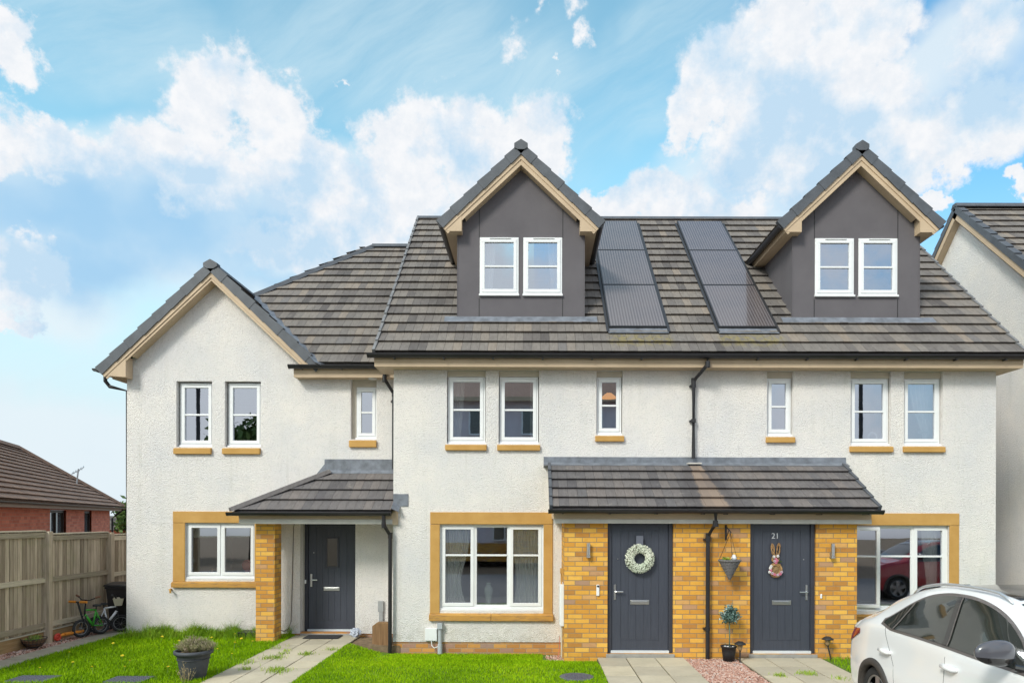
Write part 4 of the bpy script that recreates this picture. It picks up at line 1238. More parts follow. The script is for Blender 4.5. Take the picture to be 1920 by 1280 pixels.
b.build('cable', mat('dull_cable', base=(.16, .13, .11)), lh)
b = MB(); b.box(-2.86, -2.76, YG - .05, YG - .001, .44, .64); b.box(-2.84, -2.77, YG - .045, YG - .001, .18, .439); b.build('meter_box', mat('grey_box', base=(.33, .34, .35), rough=.6), lh, bevel=.006)
b = MB(); b.tube([(-6.69, YG, .84), (-6.69, YG - .06, .84), (-6.66, YG - .09, .82), (-6.66, YG - .09, .78)], .018, 8); b.build('garden_tap', M['stone'], lh)
# brick pillar
b = MB(); b.box(-4.86, -4.533, 12.15, 12.478, -.3, 2.09); b.build('brick_pillar', M['brick'], lh)
# porch
b = MB(); b.box(-5.07, -2.425, 11.93, 11.955, 2.148, 2.25); b.box(-2.425, -2.335, 11.93, 11.976, 2.06, 2.29); b.box(-5.07, -5.05, 11.956, YG - .003, 2.148, 2.25)
b.build('porch_fascia', M['fascia'], lh)
b = MB(); b.box(-5.06, -2.426, 11.92, 12.16, 2.065, 2.146); b.box(-5.06, -4.99, 12.161, YG - .003, 2.065, 2.146); b.build('porch_beam', M['paleboard'], lh)
b = MB(); b.box(-4.98, -2.426, 12.162, YG - .003, 2.11, 2.13); b.build('porch_ceiling', M['paleboard'], lh)
A = Vector((-5.15, 11.80, 2.275)); tslope = (3.01 - 2.275) / (12.80 - 11.80)
b = MB(); H1 = math.hypot(1.0, tslope)
hipdir = Vector((-3.72, 12.80, 3.01)) - A
nclip = Vector((hipdir.y, -hipdir.x, 0)) * -1     # outer = left of the hip in plan
tile_plane(b, A, (1, 0, 0), (0, 1, tslope), 2.725, H1, gauge=H1 / 4, tw=.15)
pr = b.build('porch_roof', M['porchtile2'], lh, clip=[(tuple(A), tuple(nclip)), ((-2.425, 0, 0), (1, 0, 0))])
b = MB(); sl2 = (3.01 - 2.275) / (5.15 - 3.72); H2 = math.hypot(1.43, .735)
tile_plane(b, (-5.15, 11.80, 2.275), (0, 1, 0), (1, 0, sl2), 1.01, H2, gauge=H2 / 4, tw=.15)
b.build('porch_side_roof', M['porchtile2'], pr, clip=[(tuple(A), tuple(-nclip))])
b = MB(); ht = hipdir.length; hd = hipdir.normalized(); sd_ = hd.cross(Vector((0, 0, 1))).normalized(); hn = sd_.cross(hd).normalized()
for i in range(4):
    O = A + hd * (ht * i / 4 * .98) + hn * .012; e = hd * (ht / 4 * .975)
    b.prism([O - sd_ * .10 - hn * .01, O - sd_ * .06 + hn * .055, O + sd_ * .06 + hn * .055, O + sd_ * .10 - hn * .01], e)
b.build('hip_ridge', M['verge_t'] if 'verge_t' in M else M['porchtile2'], pr)
b = MB()
b.prism([(-3.86, 12.735, 2.985), (-3.86, YG - .012, 3.05), (-3.86, YG - .012, 3.25), (-3.86, YG - .002, 3.25), (-3.86, YG - .002, 2.97)], (1.43, 0, 0))
b.prism([(-3.86, YG - .010, 3.16), (-3.86, YG - .010, 3.25), (-3.62, YG - .010, 3.25), (-3.62, YG - .010, 2.95), (-4.10, YG - .010, 2.86)], (0, .006, 0))
b.build('lead_flashing', M['lead'], pr)
b = MB(); b.box(-2.418, -2.16, YM - .012, YM - .003, 2.37, 2.585); b.prism([(-2.42, 11.80, 2.33), (-2.42, YM, 2.45), (-2.30, YM, 2.37), (-2.30, 11.85, 2.27)], (0, 0, .01))
b.build('lead_flashing', M['lead'], pr)
b = MB(); gutter_run(b, (-5.20, 11.79, 2.262), (-2.43, 11.79, 2.268), .062)
for k in range(4): b.box(-4.95 + k * .72 - .012, -4.95 + k * .72 + .012, 11.78, 11.929, 2.20, 2.215)
b.build('porch_gutter', M['gutter'], lh)
# eaves box, gutter and roofs
b = MB(); b.box(-4.36, -2.69, 12.60, 12.62, 4.72, 4.93); b.box(-4.36, -2.69, 12.592, 12.60, 4.80, 4.925); b.box(-4.36, -2.42, 12.621, YG - .002, 4.722, 4.737); b.box(-4.36, -4.34, 12.621, YG - .002, 4.738, 4.93)
b.box(-2.69, -2.43, 12.60, 12.62, 4.72, 4.93)
b.build('fascia', M['fascia'], lh)
b = MB(); gutter_run(b, (-4.42, 12.53, 4.925), (-2.66, 12.53, 4.925), .068)
for k in range(2): b.box(-4.20 + k * .72 - .012, -4.20 + k * .72 + .012, 12.5, 12.591, 4.85, 4.866)
gutter_run(b, (-7.97, 12.60, 4.87), (-7.97, 20.0, 4.87), .055)
b.build('gutter', M['gutter'], lh)
b = MB(); b.lathe([(0, 0), (.075, 0), (.085, .02), (0, .021)], -2.95, 12.70, 16, z0=4.70); b.build('soffit_light', M['paleboard'], lh)
GY = 12.56; GH = 2.04; ZA = 6.74; GZ = ZA - GH * PITCH
b = MB()
Hs = math.hypot(16.33 - 12.5, 8.535 - 4.94)
FP = Vector((0, 12.50, 4.94))       # a point on the front plane
# front plane right of hip and valley
f1 = MB(); tile_plane(f1, (-8.0, 12.50, 4.94), (1, 0, 0), (0, 1, PITCH), 5.55, Hs)
J = Vector((XGA + .03, 14.42, 6.74))
hipn = Vector((-1, 1, 0)); valn = Vector((-1, -1, 0))
rf = f1.build('roof', M['tile'], lh, clip=[(tuple(J), tuple(hipn)), (tuple(J), tuple(valn)), ((-2.45, 0, 0), (1, 0, 0))])
f2 = MB(); tile_plane(f2, (XGA + GH, GY + .04, GZ), (0, 1, 0), (-1, 0, PITCH), 2.2, math.hypot(GH, ZA - GZ), gauge=.33)
f2.build('gable_roof', M['tile'], rf, clip=[(tuple(J), tuple(-valn))])
f3 = MB(); tile_plane(f3, (XGA - GH, GY + .04, GZ), (0, 1, 0), (1, 0, PITCH), 7.6, 5.4)
bm_cl = [((J.x, J.y, 0), (1, -1, 0))]
f3.build('side_roof', M['tile'], rf, clip=bm_cl + [((0, 0, 8.545), (0, 0, 1))])
f4 = MB(); tile_plane(f4, (XGA - GH, GY + .04, GZ), (0, 1, 0), (1, 0, PITCH), 2.2, math.hypot(GH, ZA - GZ))
f4.build('gable_roof', M['tile'], rf, clip=[(tuple(J), (0, 1, 0)), (tuple(J), (-1, 1, 0))])
b = MB(); b.poly([(-3.9, 16.34, 8.535), (-2.45, 16.34, 8.535), (-2.45, 20.5, 4.8), (-7.9, 20.5, 4.8)], c=.4); b.build('rear_roof', M['tile'], rf)
b = MB()
def ridge_run(b, P0, P1, w=.12, h=.105, seg=.45):
    P0 = Vector(P0); P1 = Vector(P1); d = P1 - P0; L_ = d.length; d.normalize(); s_ = d.cross(Vector((0, 0, 1))).normalized(); u_ = s_.cross(d)
    k = max(1, int(round(L_ / seg))); seg = L_ / k
    for i in range(k):
        O = P0 + d * (i * seg); 
        b.prism([O - s_ * w - u_ * .03, O - s_ * w * .5 + u_ * h * .62, O + s_ * w * .5 + u_ * h * .62, O + s_ * w - u_ * .03], d * (seg - .004))
ridge_run(b, (-3.80, 16.33, 8.535), (-2.5, 16.33, 8.535), h=.09)
ridge_run(b, (J.x - .02, J.y, 6.75), (-3.80, 16.33, 8.53), h=.09)
ridge_run(b, (XGA, GY + .12, ZA), (XGA, 14.4, ZA), h=.09)
b.build('ridge', M['verge'], rf)
b = MB(); d = Vector((GH, -2.0, -(ZA - GZ)));
O = Vector((J.x + .03, J.y, J.z + .04)); e = Vector((1.98, -1.95, -1.855))
b.prism([O + Vector((-.09, -.09, .02)), O + Vector((.09, .09, .02)), O + Vector((0, 0, -.02))], e)
b.build('valley', M['lead'], rf)
b = MB()
for s in (-1, 1): verge_caps(b, (XGA + s * GH, GZ), (XGA, ZA), GY, GY + .09, .36)
b.prism([(XGA - .125, GY - .025, ZA - .03), (XGA - .125, GY - .025, ZA + .03), (XGA, GY - .025, ZA + .10), (XGA + .125, GY - .025, ZA + .03), (XGA + .125, GY - .025, ZA - .03), (XGA + .06, GY - .025, ZA - .07), (XGA - .06, GY - .025, ZA - .07)], (0, .14, 0))
b.build('verge', M['verge'], rf, clip=[((-3.86, 0, 4.94), (1.0, 0, -.6))])
b = MB()
for s in (-1, 1):
    slope_board(b, (XGA + s * GH, GZ), (XGA, ZA), GY + .02, GY + .045, -.09, -.16)
    slope_board(b, (XGA + s * GH * .995, GZ), (XGA, ZA), GY + .035, GY + .06, -.16, -.20)
    if s < 0: slope_board(b, (XGA + s * 1.60, GZ + (GH - 1.60) * .941), (XGA, ZA), GY + .06, YG, -.19, -.20)
    else: slope_board(b, (XGA + s * 1.50, GZ + (GH - 1.50) * .941), (XGA, ZA), GY + .06, YG, -.19, -.20)
xo, xi = XGA - 1.93, XGA - 1.55
b.prism([(xo, GY + .03, 4.74), (xi, GY + .03, 4.71), (xi, GY + .03, GZ + (GH - 1.55) * .941 - .20), (xo, GY + .03, GZ + .05)], (0, .225, 0))
b.box(xo, XGL - .003, GY + .256, 20.0, 4.72, 4.74); b.box(xo, xo + .02, GY + .256, 20.0, 4.741, 4.90)
b.build('bargeboard', M['fascia'], lh, clip=[((-4.0, 0, 4.915), (.35, 0, -1))])
b = MB(); b.tube([(-7.97, 12.9, 4.82), (-7.97, 12.9, 4.70), (-7.90, 12.92, 4.60), (-7.58, 12.95, 4.52), (-7.56, 12.95, .1)], .034, 10); b.build('downpipe', M['gutter'], lh)
# downpipes at the inner corner
pipe(lh, [(-2.70, 12.53, 4.87), (-2.70, 12.55, 4.68), (-2.56, 12.70, 4.44), (-2.56, 12.70, 3.06)], [4.3], YG)
pipe(lh, [(-2.545, 11.79, 2.215), (-2.545, 11.80, 2.05), (-2.455, 11.90, 1.87), (-2.455, 11.90, -.14)], [], YG)

# ================================================================== NEIGHBOUR AT THE FAR RIGHT
nh = thing('terraced_house', 'pale gabled house partly hidden behind the right-hand roof, cut by the picture edge', 'house', (12.6, 16.08, 0))
NXW = 9.92; NRY, NRZ = 16.08, 9.37; nx0 = 9.74
b = MB()
b.poly([(NXW, 11.98, 0), (NXW, 11.98, NRZ - 4.10), (NXW, NRY, NRZ - .22), (NXW, 20.4, NRZ - 4.3), (NXW, 20.4, 0)])
b.poly([(NXW, 11.98, 0), (15.5, 11.98, 0), (15.5, 11.98, 5.3), (NXW, 11.98, 5.3)]); b.poly([(NXW, 20.4, 0), (15.5, 20.4, 0), (15.5, 20.4, 5.3), (NXW, 20.4, 5.3)])
b.build('wall', M['wall_far'], nh)
b = MB(); Hn = math.hypot(NRY - 11.62, (NRY - 11.62) * PITCH)
tile_plane(b, (nx0 + .05, 11.62, NRZ - (NRY - 11.62) * PITCH), (1, 0, 0), (0, 1, PITCH), 5.9, Hn)
b.poly([(nx0 + .05, NRY, NRZ), (15.6, NRY, NRZ), (15.6, 20.6, NRZ - 4.24), (nx0 + .05, 20.6, NRZ - 4.24)], c=.4)
nr = b.build('roof', M['tile'], nh)
b = MB()
for i in range(18):
    for sgn in (1, -1):
        wv = Vector((0, sgn, PITCH)).normalized(); n_ = Vector((0, -sgn * PITCH, 1)).normalized(); s0 = Hn * i / 18; s1 = Hn * (i + 1) / 18
        O = Vector((nx0, NRY - sgn * (NRY - 11.62), NRZ - (NRY - 11.62) * PITCH)) + wv * s0
        b.prism([O + n_ * -.07, O + n_ * .075, O + wv * (s1 - s0) + n_ * .05, O + wv * (s1 - s0) + n_ * -.07], (.16, 0, 0))
ridge_run(b, (nx0, NRY, NRZ + .03), (15.6, NRY, NRZ + .03), .13, .11)
b.build('verge', M['verge'], nr)
b = MB()
for sgn in (1, -1):
    wv = Vector((0, sgn, PITCH)).normalized(); n_ = Vector((0, -sgn * PITCH, 1)).normalized()
    O = Vector((nx0 + .02, NRY - sgn * (NRY - 11.62), NRZ - (NRY - 11.62) * PITCH))
    b.prism([O + n_ * -.07, O + wv * Hn + n_ * -.07, O + wv * (Hn - .02) + n_ * -.20, O + n_ * -.20], (.025, 0, 0))
    b.prism([O + n_ * -.19, O + wv * Hn + n_ * -.19, O + wv * Hn + n_ * -.20, O + n_ * -.20], (NXW - nx0 - .02, 0, 0))
b.build('bargeboard', M['fascia'], nh)
# ================================================================== BUNGALOW BEHIND THE FENCE
bt = Vector((-.375, .927, 0)).normalized(); bn = Vector((-.927, -.375, 0)).normalized()
Cf = Vector((-14.8, 25.0, 0)); BW = 2.5; BL = 15.0
bung = thing('bungalow', 'red brick bungalow with a brown tiled hipped roof behind the timber fence', 'house', tuple(Cf - bt * 7 + bn * 2.5))
def bp(a, c, z): q = Cf - bt * a + bn * c; return (q.x, q.y, z)
EZB = 2.50; RZB = 4.28
def _bbrick(g):
    x, y, z = g.xyz()
    u = g.m('ADD', g.m('MULTIPLY', x, -.375), g.m('MULTIPLY', y, .927))
    fv = g.m('FRACT', g.m('DIVIDE', g.m('ADD', z, 30.0), .075)); row = g.m('FLOOR', g.m('DIVIDE', z, .075))
    uu = g.m('ADD', g.m('DIVIDE', u, .225), g.m('MULTIPLY', g.m('MODULO', g.m('ABSOLUTE', row), 2.0), .5)); fu = g.m('FRACT', g.m('ADD', uu, 80.0))
    mk = g.m('MULTIPLY', g.step(fv, .06, .12), g.step(fu, .02, .05))
    r1 = g.white(g.comb(g.m('FLOOR', uu), row, 1.0))
    c = g.mix(mk, (.42, .26, .20), g.ramp(r1, PAL_R)); g.color(c); g.rough(.9)
M['bbrick'] = mat('bungalow_brick', build=_bbrick)
b = MB()
def bwall(b, a0, a1, ops, zt=2.38):
    cuts = sorted({a0, a1, *[o[0] for o in ops], *[o[1] for o in ops]}); zs = sorted({0, zt, *[o[2] for o in ops], *[o[3] for o in ops]})
    for i in range(len(cuts) - 1):
        for j in range(len(zs) - 1):
            ca = (cuts[i] + cuts[i + 1]) / 2; cz = (zs[j] + zs[j + 1]) / 2
            if any(o[0] < ca < o[1] and o[2] < cz < o[3] for o in ops): continue
            b.poly([bp(cuts[i], .35, zs[j]), bp(cuts[i + 1], .35, zs[j]), bp(cuts[i + 1], .35, zs[j + 1]), bp(cuts[i], .35, zs[j + 1])])
bops = [(6.55, 8.15, .9, 2.34), (3.35, 4.35, .9, 2.34)]
bwall(b, .35, BL, bops)
b.poly([bp(.35, .35, 0), bp(.35, 2 * BW - .35, 0), bp(.35, 2 * BW - .35, 2.38), bp(.35, .35, 2.38)])
b.poly([bp(BL, .35, 0), bp(BL, 2 * BW - .35, 0), bp(BL, 2 * BW - .35, 2.38), bp(BL, .35, 2.38)])
b.poly([bp(.35, 2 * BW - .35, 0), bp(BL, 2 * BW - .35, 0), bp(BL, 2 * BW - .35, 2.38), bp(.35, 2 * BW - .35, 2.38)])
b.build('wall', M['bbrick'], bung)
M['brownframe'] = mat('brown_frame', base=(.045, .03, .025), rough=.5)
M['darkroom'] = mat('dark_pane', base=(.10, .11, .12), rough=.06, spec=.9)
for (a0, a1, z0, z1) in bops:
    b = MB()
    n_ = 2 if a1 - a0 > 1.2 else 1
    def bar(u0, u1, q0, q1): b.obox(bp(u0, .40, q0), Vector(bp(u1, .40, q0)) - Vector(bp(u0, .40, q0)), bn * .08, (0, 0, q1 - q0))
    bar(a0, a1, z0, z0 + .07); bar(a0, a1, z1 - .07, z1)
    for k in range(n_ + 1):
        c0 = a0 + (a1 - a0 - .07) * k / n_; bar(c0, c0 + .07, z0 + .071, z1 - .071)
    fo = b.build('window', M['brownframe'], bung)
    b = MB(); b.poly([bp(a0, .45, z0), bp(a1, .45, z0), bp(a1, .45, z1), bp(a0, .45, z1)]); b.build('pane', M['darkroom'], fo)
b = MB(); wS = Vector((bn.x * BW, bn.y * BW, RZB - EZB)); Ls = wS.length
tile_plane(b, bp(BL, 0, EZB), bt, wS, BL, Ls, gauge=.22, tw=.15, th=.045)
hipc = Vector(bp(0, 0, EZB)); hv = Vector(bp(BW, BW, RZB)) - hipc; hcl = Vector((hv.y, -hv.x, 0))
if hcl.dot(bt) < 0: hcl = -hcl
br = b.build('roof', M['browntile'], bung, clip=[(tuple(hipc), tuple(hcl))])
b = MB()
b.add([bp(0, 0, EZB), bp(0, 2 * BW, EZB), bp(BW, BW, RZB)], [(0, 1, 2)], c=.4)
b.add([bp(0, 2 * BW, EZB), bp(BL, 2 * BW, EZB), bp(BL, BW, RZB), bp(BW, BW, RZB)], [(0, 1, 2, 3)], c=.4)
b.add([bp(BL, 0, EZB), bp(BL, 2 * BW, EZB), bp(BL, BW, RZB)], [(0, 1, 2)], c=.4)
b.build('rear_roof', M['browntile'], br)
b = MB(); ridge_run(b, Vector(bp(0, 0, EZB + .03)), Vector(bp(BW, BW, RZB + .03)), .11, .12, .35); ridge_run(b, Vector(bp(BW, BW, RZB + .03)), Vector(bp(BL, BW, RZB + .03)), .11, .12, .35)
b.build('ridge', M['browntile'], br)
b = MB(); b.obox(bp(0, .02, EZB - .14), Vector(bp(BL, 0, 0)) - Vector(bp(0, 0, 0)), bn * .03, (0, 0, .12)); b.obox(bp(0, .051, EZB - .14), Vector(bp(BL, 0, 0)) - Vector(bp(0, 0, 0)), bn * .30, (0, 0, .02)); 
b.build('fascia', mat('brown_fascia', base=(.30, .20, .14), rough=.6), bung)
b = MB(); gutter_run(b, Vector(bp(BL, -.05, EZB - .03)), Vector(bp(-.05, -.05, EZB - .03)), .045); b.tube([bp(.1, -.03, EZB - .08), bp(.15, .2, EZB - .3), bp(.30, .28, EZB - .4), bp(.30, .28, 0)], .035, 8)
b.build('gutter', M['gutter'], bung)
b = MB(); ax, ay, az_ = bp(2.2, 1.0, 3.05)
b.tube([(ax, ay, az_), (ax + .08, ay, az_ + .66)], .022, 6)
b.tube([(ax - .14, ay, az_ + .50), (ax + .26, ay, az_ + .72)], .014, 5)
for k in range(5): b.tube([(ax - .12 + k * .085 + .03, ay - .1, az_ + .515 + k * .046 - .07), (ax - .12 + k * .085 - .03, ay + .1, az_ + .515 + k * .046 + .07)], .010, 4)
b.build('aerial', mat('aerial_metal', base=(.45, .47, .5), metal=.6, rough=.4), bung)

fh = thing('distant_house', 'distant grey-roofed building glimpsed between the bungalow and the white gable', 'house', (-21.5, 36, 0))
b = MB(); b.box(-23.6, -18, 36, 41, 0, 1.5); b.build('wall', M['redbrick'], fh)
b = MB(); tile_plane(b, (-23.9, 35.7, 1.45), (1, 0, 0), (0, 1, .35), 6.2, 2.2, gauge=.2, tw=.2, th=.04)
b.poly([(-23.9, 37.76, 2.17), (-17.7, 37.76, 2.17), (-17.7, 41.3, 1.2), (-23.9, 41.3, 1.2)]); b.build('roof', M['tile'], fh)

def crown_mesh(cx, cy, cz, rx, ry, rz, n, size, seed, clumps=14):
    r = np.random.default_rng(seed)
    C = r.normal(0, 1, (clumps, 3)); C /= np.linalg.norm(C, axis=1)[:, None]; C *= r.uniform(.35, .85, (clumps, 1))
    idx = r.integers(0, clumps, n)
    P = C[idx] + r.normal(0, .19, (n, 3))
    P = P * np.array([rx, ry, rz]) + np.array([cx, cy, cz])
    A = r.normal(0, 1, (n, 3)); A /= np.linalg.norm(A, axis=1)[:, None]; B = np.cross(A, r.normal(0, 1, (n, 3))); B /= np.linalg.norm(B, axis=1)[:, None]
    s = size * r.uniform(.6, 1.4, (n, 1))
    V = np.stack([P - A * s, P + B * s * .5, P + A * s, P - B * s * .5], 1).reshape(-1, 3)
    mb = MB(); mb.v = [tuple(q) for q in V]; mb.f = [(4 * i, 4 * i + 1, 4 * i + 2, 4 * i + 3) for i in range(n)]; mb.m = [0] * n
    cv = r.uniform(0, 1, clumps)
    mb.c = list(np.clip(.5 * cv[idx] + .5 * r.random(n), 0, 1))
    return mb
def tree(x, y, h, cr, label, seed, n=5000, leaf=.09, group=None):
    t = thing('tree', label, 'tree', (x, y, 0), group)
    b = MB(); r = random.Random(seed)
    b.tube([(x, y, -.2), (x + .05, y, h * .25), (x - .04, y, h * .5), (x, y, h * .8)], [.06 * h / 2, .045 * h / 2, .03 * h / 2, .012 * h / 2], 9)
    for k in range(8):
        a = r.uniform(0, 6.28); z0 = h * r.uniform(.35, .65)
        b.tube([(x, y, z0), (x + math.cos(a) * cr * .35, y + math.sin(a) * cr * .35, z0 + h * .12), (x + math.cos(a) * cr * .75, y + math.sin(a) * cr * .75, z0 + h * .26)], [.018 * h / 2, .012 * h / 2, .005 * h / 2], 6)
    b.build('trunk', mat('bark', build=_soft((.09, .07, .05), .25, 9, .95, .5)), t, smooth=True)
    crown_mesh(x, y, h * .68, cr, cr, h * .36, n, leaf, seed).build('crown', M['leaf'], t)
    return t
tree(-20.9, 36.5, 3.0, 1.0, 'small green tree beyond the bungalow, seen at the corner of the white gable', 5, 1800, .14)
tree(-17.9, 33.0, 2.5, .6, 'low bush beside the distant grey-roofed building', 8, 1000, .10)

# ================================================================== FENCE
FX = -8.45
fe = thing('timber_fence', 'tall weathered timber fence of vertical boards along the left side path', 'fence', (FX, 12, 0))
posts = [8.43, 10.23, 12.03, 13.80, 15.55, 17.3, 19.0]
def ftop(y): return 1.945 - max(0, y - 11.0) * .033
for k in range(len(posts) - 1):
    y0, y1 = posts[k] + .05, posts[k + 1] - .05; st = ftop((y0 + y1) / 2)
    zt0 = st - .02; zlow = .22 - max(0, y0 - 12) * .035
    b = MB(); y = y0
    while y < y1:
        w = random.uniform(.085, .105)
        b.box(FX - .035 - random.uniform(0, .006), FX - .018, y, min(y + w - .009, y1), zlow + random.uniform(-.02, .01), zt0, m=0, c=random.random()); y += w + random.choice([0, 0, 0, .004, .008])
    # second skin on the far side, seen through the gaps
    y = y0 - .03
    while y < y1 - .05:
        b.box(FX - .085, FX - .070, y + .012, min(y + .088, y1), zlow, zt0 - .01, m=0, c=random.random()); y += .104
    p = b.build('fence_panel', M['fence'], fe)
    b = MB()
    for z in (zt0 - .10, zlow + .82, zlow + .04):
        b.box(FX - .017, FX + .022, y0, y1, z, z + .085, c=random.random())
    b.box(FX - .09, FX + .03, y0, y1, zt0 + .001, zt0 + .022, c=.7)
    b.build('rail', M['rail'], p)
    b = MB(); b.box(FX - .05, FX - .005, y0, y1, -.1, zlow - .028, c=.5); b.build('gravel_board', M['gravelboard'], fe)
    b = MB(); b.box(FX - .03, FX + .012, y0, y1, zlow - .027, zlow - .008, c=.9); b.build('cap_strip', mat('pale_strip', base=(.50, .46, .36), rough=.8) if k == 0 else bpy.data.materials['pale_strip'], fe)
for y in posts:
    b = MB(); b.box(FX - .03, FX + .085, y - .05, y + .05, -.2, ftop(y) + .01, c=random.uniform(.4, .7)); b.build('post', M['fence'], fe, bevel=.006)

# ================================================================== THINGS BY THE FENCE
P = (-7.93, 13.45)
wb = thing('wheelie_bin', 'black wheelie bin standing against the fence behind the corner of the white gable', 'bin', (P[0], P[1], 0))
b = MB(); x0, x1, y0, y1 = P[0] - .22, P[0] + .22, P[1] - .24, P[1] + .24
v = [(x0 + .06, y0 + .05, .04), (x1 - .06, y0 + .05, .04), (x1 - .06, y1 - .05, .04), (x0 + .06, y1 - .05, .04), (x0, y0, .84), (x1, y0, .84), (x1, y1, .84), (x0, y1, .84)]
b.add(v, [(0, 3, 2, 1), (4, 5, 6, 7), (0, 1, 5, 4), (1, 2, 6, 5), (2, 3, 7, 6), (3, 0, 4, 7)])
b.box(x0 - .015, x1 + .015, y0 - .015, y1 + .015, .80, .845); b.build('bin_body', M['gutter'], wb, bevel=.015)
b = MB(); b.prism([(x0 - .03, y0 - .03, .847), (x0 - .03, y0 - .02, .88), (x0 - .03, P[1], .915), (x0 - .03, y1 + .02, .90), (x0 - .03, y1 + .04, .847)], (.50, 0, 0)); b.build('lid', M['gutter'], wb, bevel=.01)
b = MB()
for xx in (x0 + .01, x1 - .05): b.tube([(xx, y1 - .04, .09), (xx + .04, y1 - .04, .09)], .09, 14)
b.build('wheel', M['rubber'], wb, split=P[0])

M['rimgrey'] = mat('grey_rim', base=(.20, .20, .20), rough=.5)
M['spoke'] = mat('spoke_metal', base=(.4, .4, .4), metal=.7, rough=.4)
def bike(name, label, rear, front, r, framecol, tyre_hub, bars_col, z0=0, saddle=True, basket=False, cat='bicycle'):
    A = Vector(rear); B = Vector(front); d = (B - A); d.z = 0; L_ = d.length; d.normalize(); side = d.cross(Vector((0, 0, 1)))
    t = thing(name, label, cat, ((A.x + B.x) / 2, (A.y + B.y) / 2, 0))
    def pt(a, h, s=0.0): q = A + d * a + side * s; return (q.x, q.y, h)
    for a in (0, L_):
        b = MB(); b.torus(pt(a, r), r - .022, .022, side, 26, 8); w = b.build('wheel', M['rubber'], t, smooth=True)
        b = MB(); b.torus(pt(a, r), r - .05, .008, side, 26, 6); b.tube([pt(a, r, -.04), pt(a, r, .04)], .018, 8)
        for k in range(10):
            an = k * math.pi / 5; b.tube([pt(a, r), pt(a + math.cos(an) * (r - .05), r + math.sin(an) * (r - .05))], .0025, 4)
        b.build('rim', tyre_hub, w)
    b = MB(); bbk = pt(L_ * .42, r + .02); seat = pt(L_ * .27, r + .30); head = pt(L_ * .80, r + .32)
    b.tube([bbk, seat], .015, 8); b.tube([seat, head], .016, 8); b.tube([bbk, pt(L_ * .83, r + .24)], .024, 8)
    for s in (-.035, .035): b.tube([pt(0, r, s), pt(L_ * .40, r + .02, s * .4)], .010, 6); b.tube([pt(0, r, s), pt(L_ * .27, r + .26, s * .4)], .009, 6)
    b.build('frame', framecol, t, smooth=True)
    b = MB(); b.tube([pt(L_ * .80, r + .40), pt(L_ * .84, r + .22)], .016, 8)
    for s in (-.04, .04): b.tube([pt(L_ * .84, r + .22, s), pt(L_, r, s)], .011, 6)
    b.build('fork', M['black'], t, smooth=True)
    b = MB(); b.tube([pt(L_ * .80, r + .38), pt(L_ * .78, r + .50)], .013, 6); b.tube([pt(L_ * .78, r + .50, -.1), pt(L_ * .70, r + .55, -.24)], .010, 6); b.tube([pt(L_ * .78, r + .50, .1), pt(L_ * .70, r + .55, .24)], .010, 6); b.tube([pt(L_ * .78, r + .50, -.1), pt(L_ * .78, r + .50, .1)], .010, 6)
    hb = b.build('handlebar', M['black'], t)
    b = MB()
    for s in (-1, 1): b.tube([pt(L_ * .70, r + .55, s * .22), pt(L_ * .655, r + .57, s * .31)], .018, 8)
    b.build('grip', bars_col, hb)
    if saddle:
        b = MB(); b.tube([seat, pt(L_ * .25, r + .36)], .012, 6); b.prism([pt(L_ * .13, r + .36, -.07), pt(L_ * .13, r + .36, .07), pt(L_ * .42, r + .36, .018), pt(L_ * .42, r + .36, -.018)], (0, 0, .04)); b.build('saddle', M['black'], t, bevel=.012)
    b = MB(); b.torus(pt(L_ * .42, r + .02, .04), .06, .008, side, 16, 5); b.tube([pt(L_ * .42, r + .02, .05), pt(L_ * .5, r - .08, .06)], .008, 5); b.box(*[q for q in (pt(L_ * .5, 0)[0] - .03, pt(L_ * .5, 0)[0] + .03, pt(L_ * .5, 0)[1] - .03, pt(L_ * .5, 0)[1] + .03, r - .1, r - .08)])
    b.build('crank', M['black'], t)
    if basket:
        c0 = pt(L_ * .90, r + .40); b = MB(); q = Vector(c0)
        v = []
        for z, e in ((r + .34, .07), (r + .48, .11)):
            for (i, j) in ((-1, -1), (1, -1), (1, 1), (-1, 1)):
                w = q + side * e * i * 1.2 + d * e * j * .8; v.append((w.x, w.y, z))
        b.add(v, [(0, 1, 2, 3), (0, 4, 5, 1), (1, 5, 6, 2), (2, 6, 7, 3), (3, 7, 4, 0)]); b.build('basket', mat('pale_basket', base=(.62, .55, .42), rough=.8), t)
    return t
M['green'] = mat('green_paint', base=(.05, .36, .03), rough=.45, coat=.1)
M['orange'] = mat('orange_plastic', base=(.72, .26, .03), rough=.5)
M['whitep'] = mat('white_paint', base=(.70, .70, .72), rough=.35)
M['redp'] = mat('red_plastic', base=(.55, .05, .03), rough=.5)
M['brownp'] = mat('brown_rubber', base=(.22, .11, .07), rough=.7)
bike('childs_bicycle', 'small black and white child bicycle with a pale front basket, nearest the wall corner', (-8.13, 12.95, 0), (-7.80, 13.12, 0), .165, M['whitep'], M['rimgrey'], M['black'], basket=True)
bike('childs_bicycle', 'small child bicycle with a bright green frame leaning by the timber fence', (-8.02, 12.88, 0), (-8.16, 12.52, 0), .165, M['green'], M['rimgrey'], M['brownp'])
sc = thing('kick_scooter', 'orange and black kick scooter with a red back wheel, left of the green bicycle', 'scooter', (-8.25, 12.35, 0))
b = MB(); p0 = Vector((-8.32, 12.18, .09)); p1 = Vector((-8.18, 12.62, .10)); b.tube([p0, (p0 * .3 + p1 * .7), p1], [.022, .030, .022], 8); b.obox(p0 * .8 + p1 * .2 + Vector((-.05, -.0, .0)), (p1 - p0) * .6, (.10, -.03, 0), (0, 0, .03)); b.build('deck', M['orange'], sc, bevel=.004)
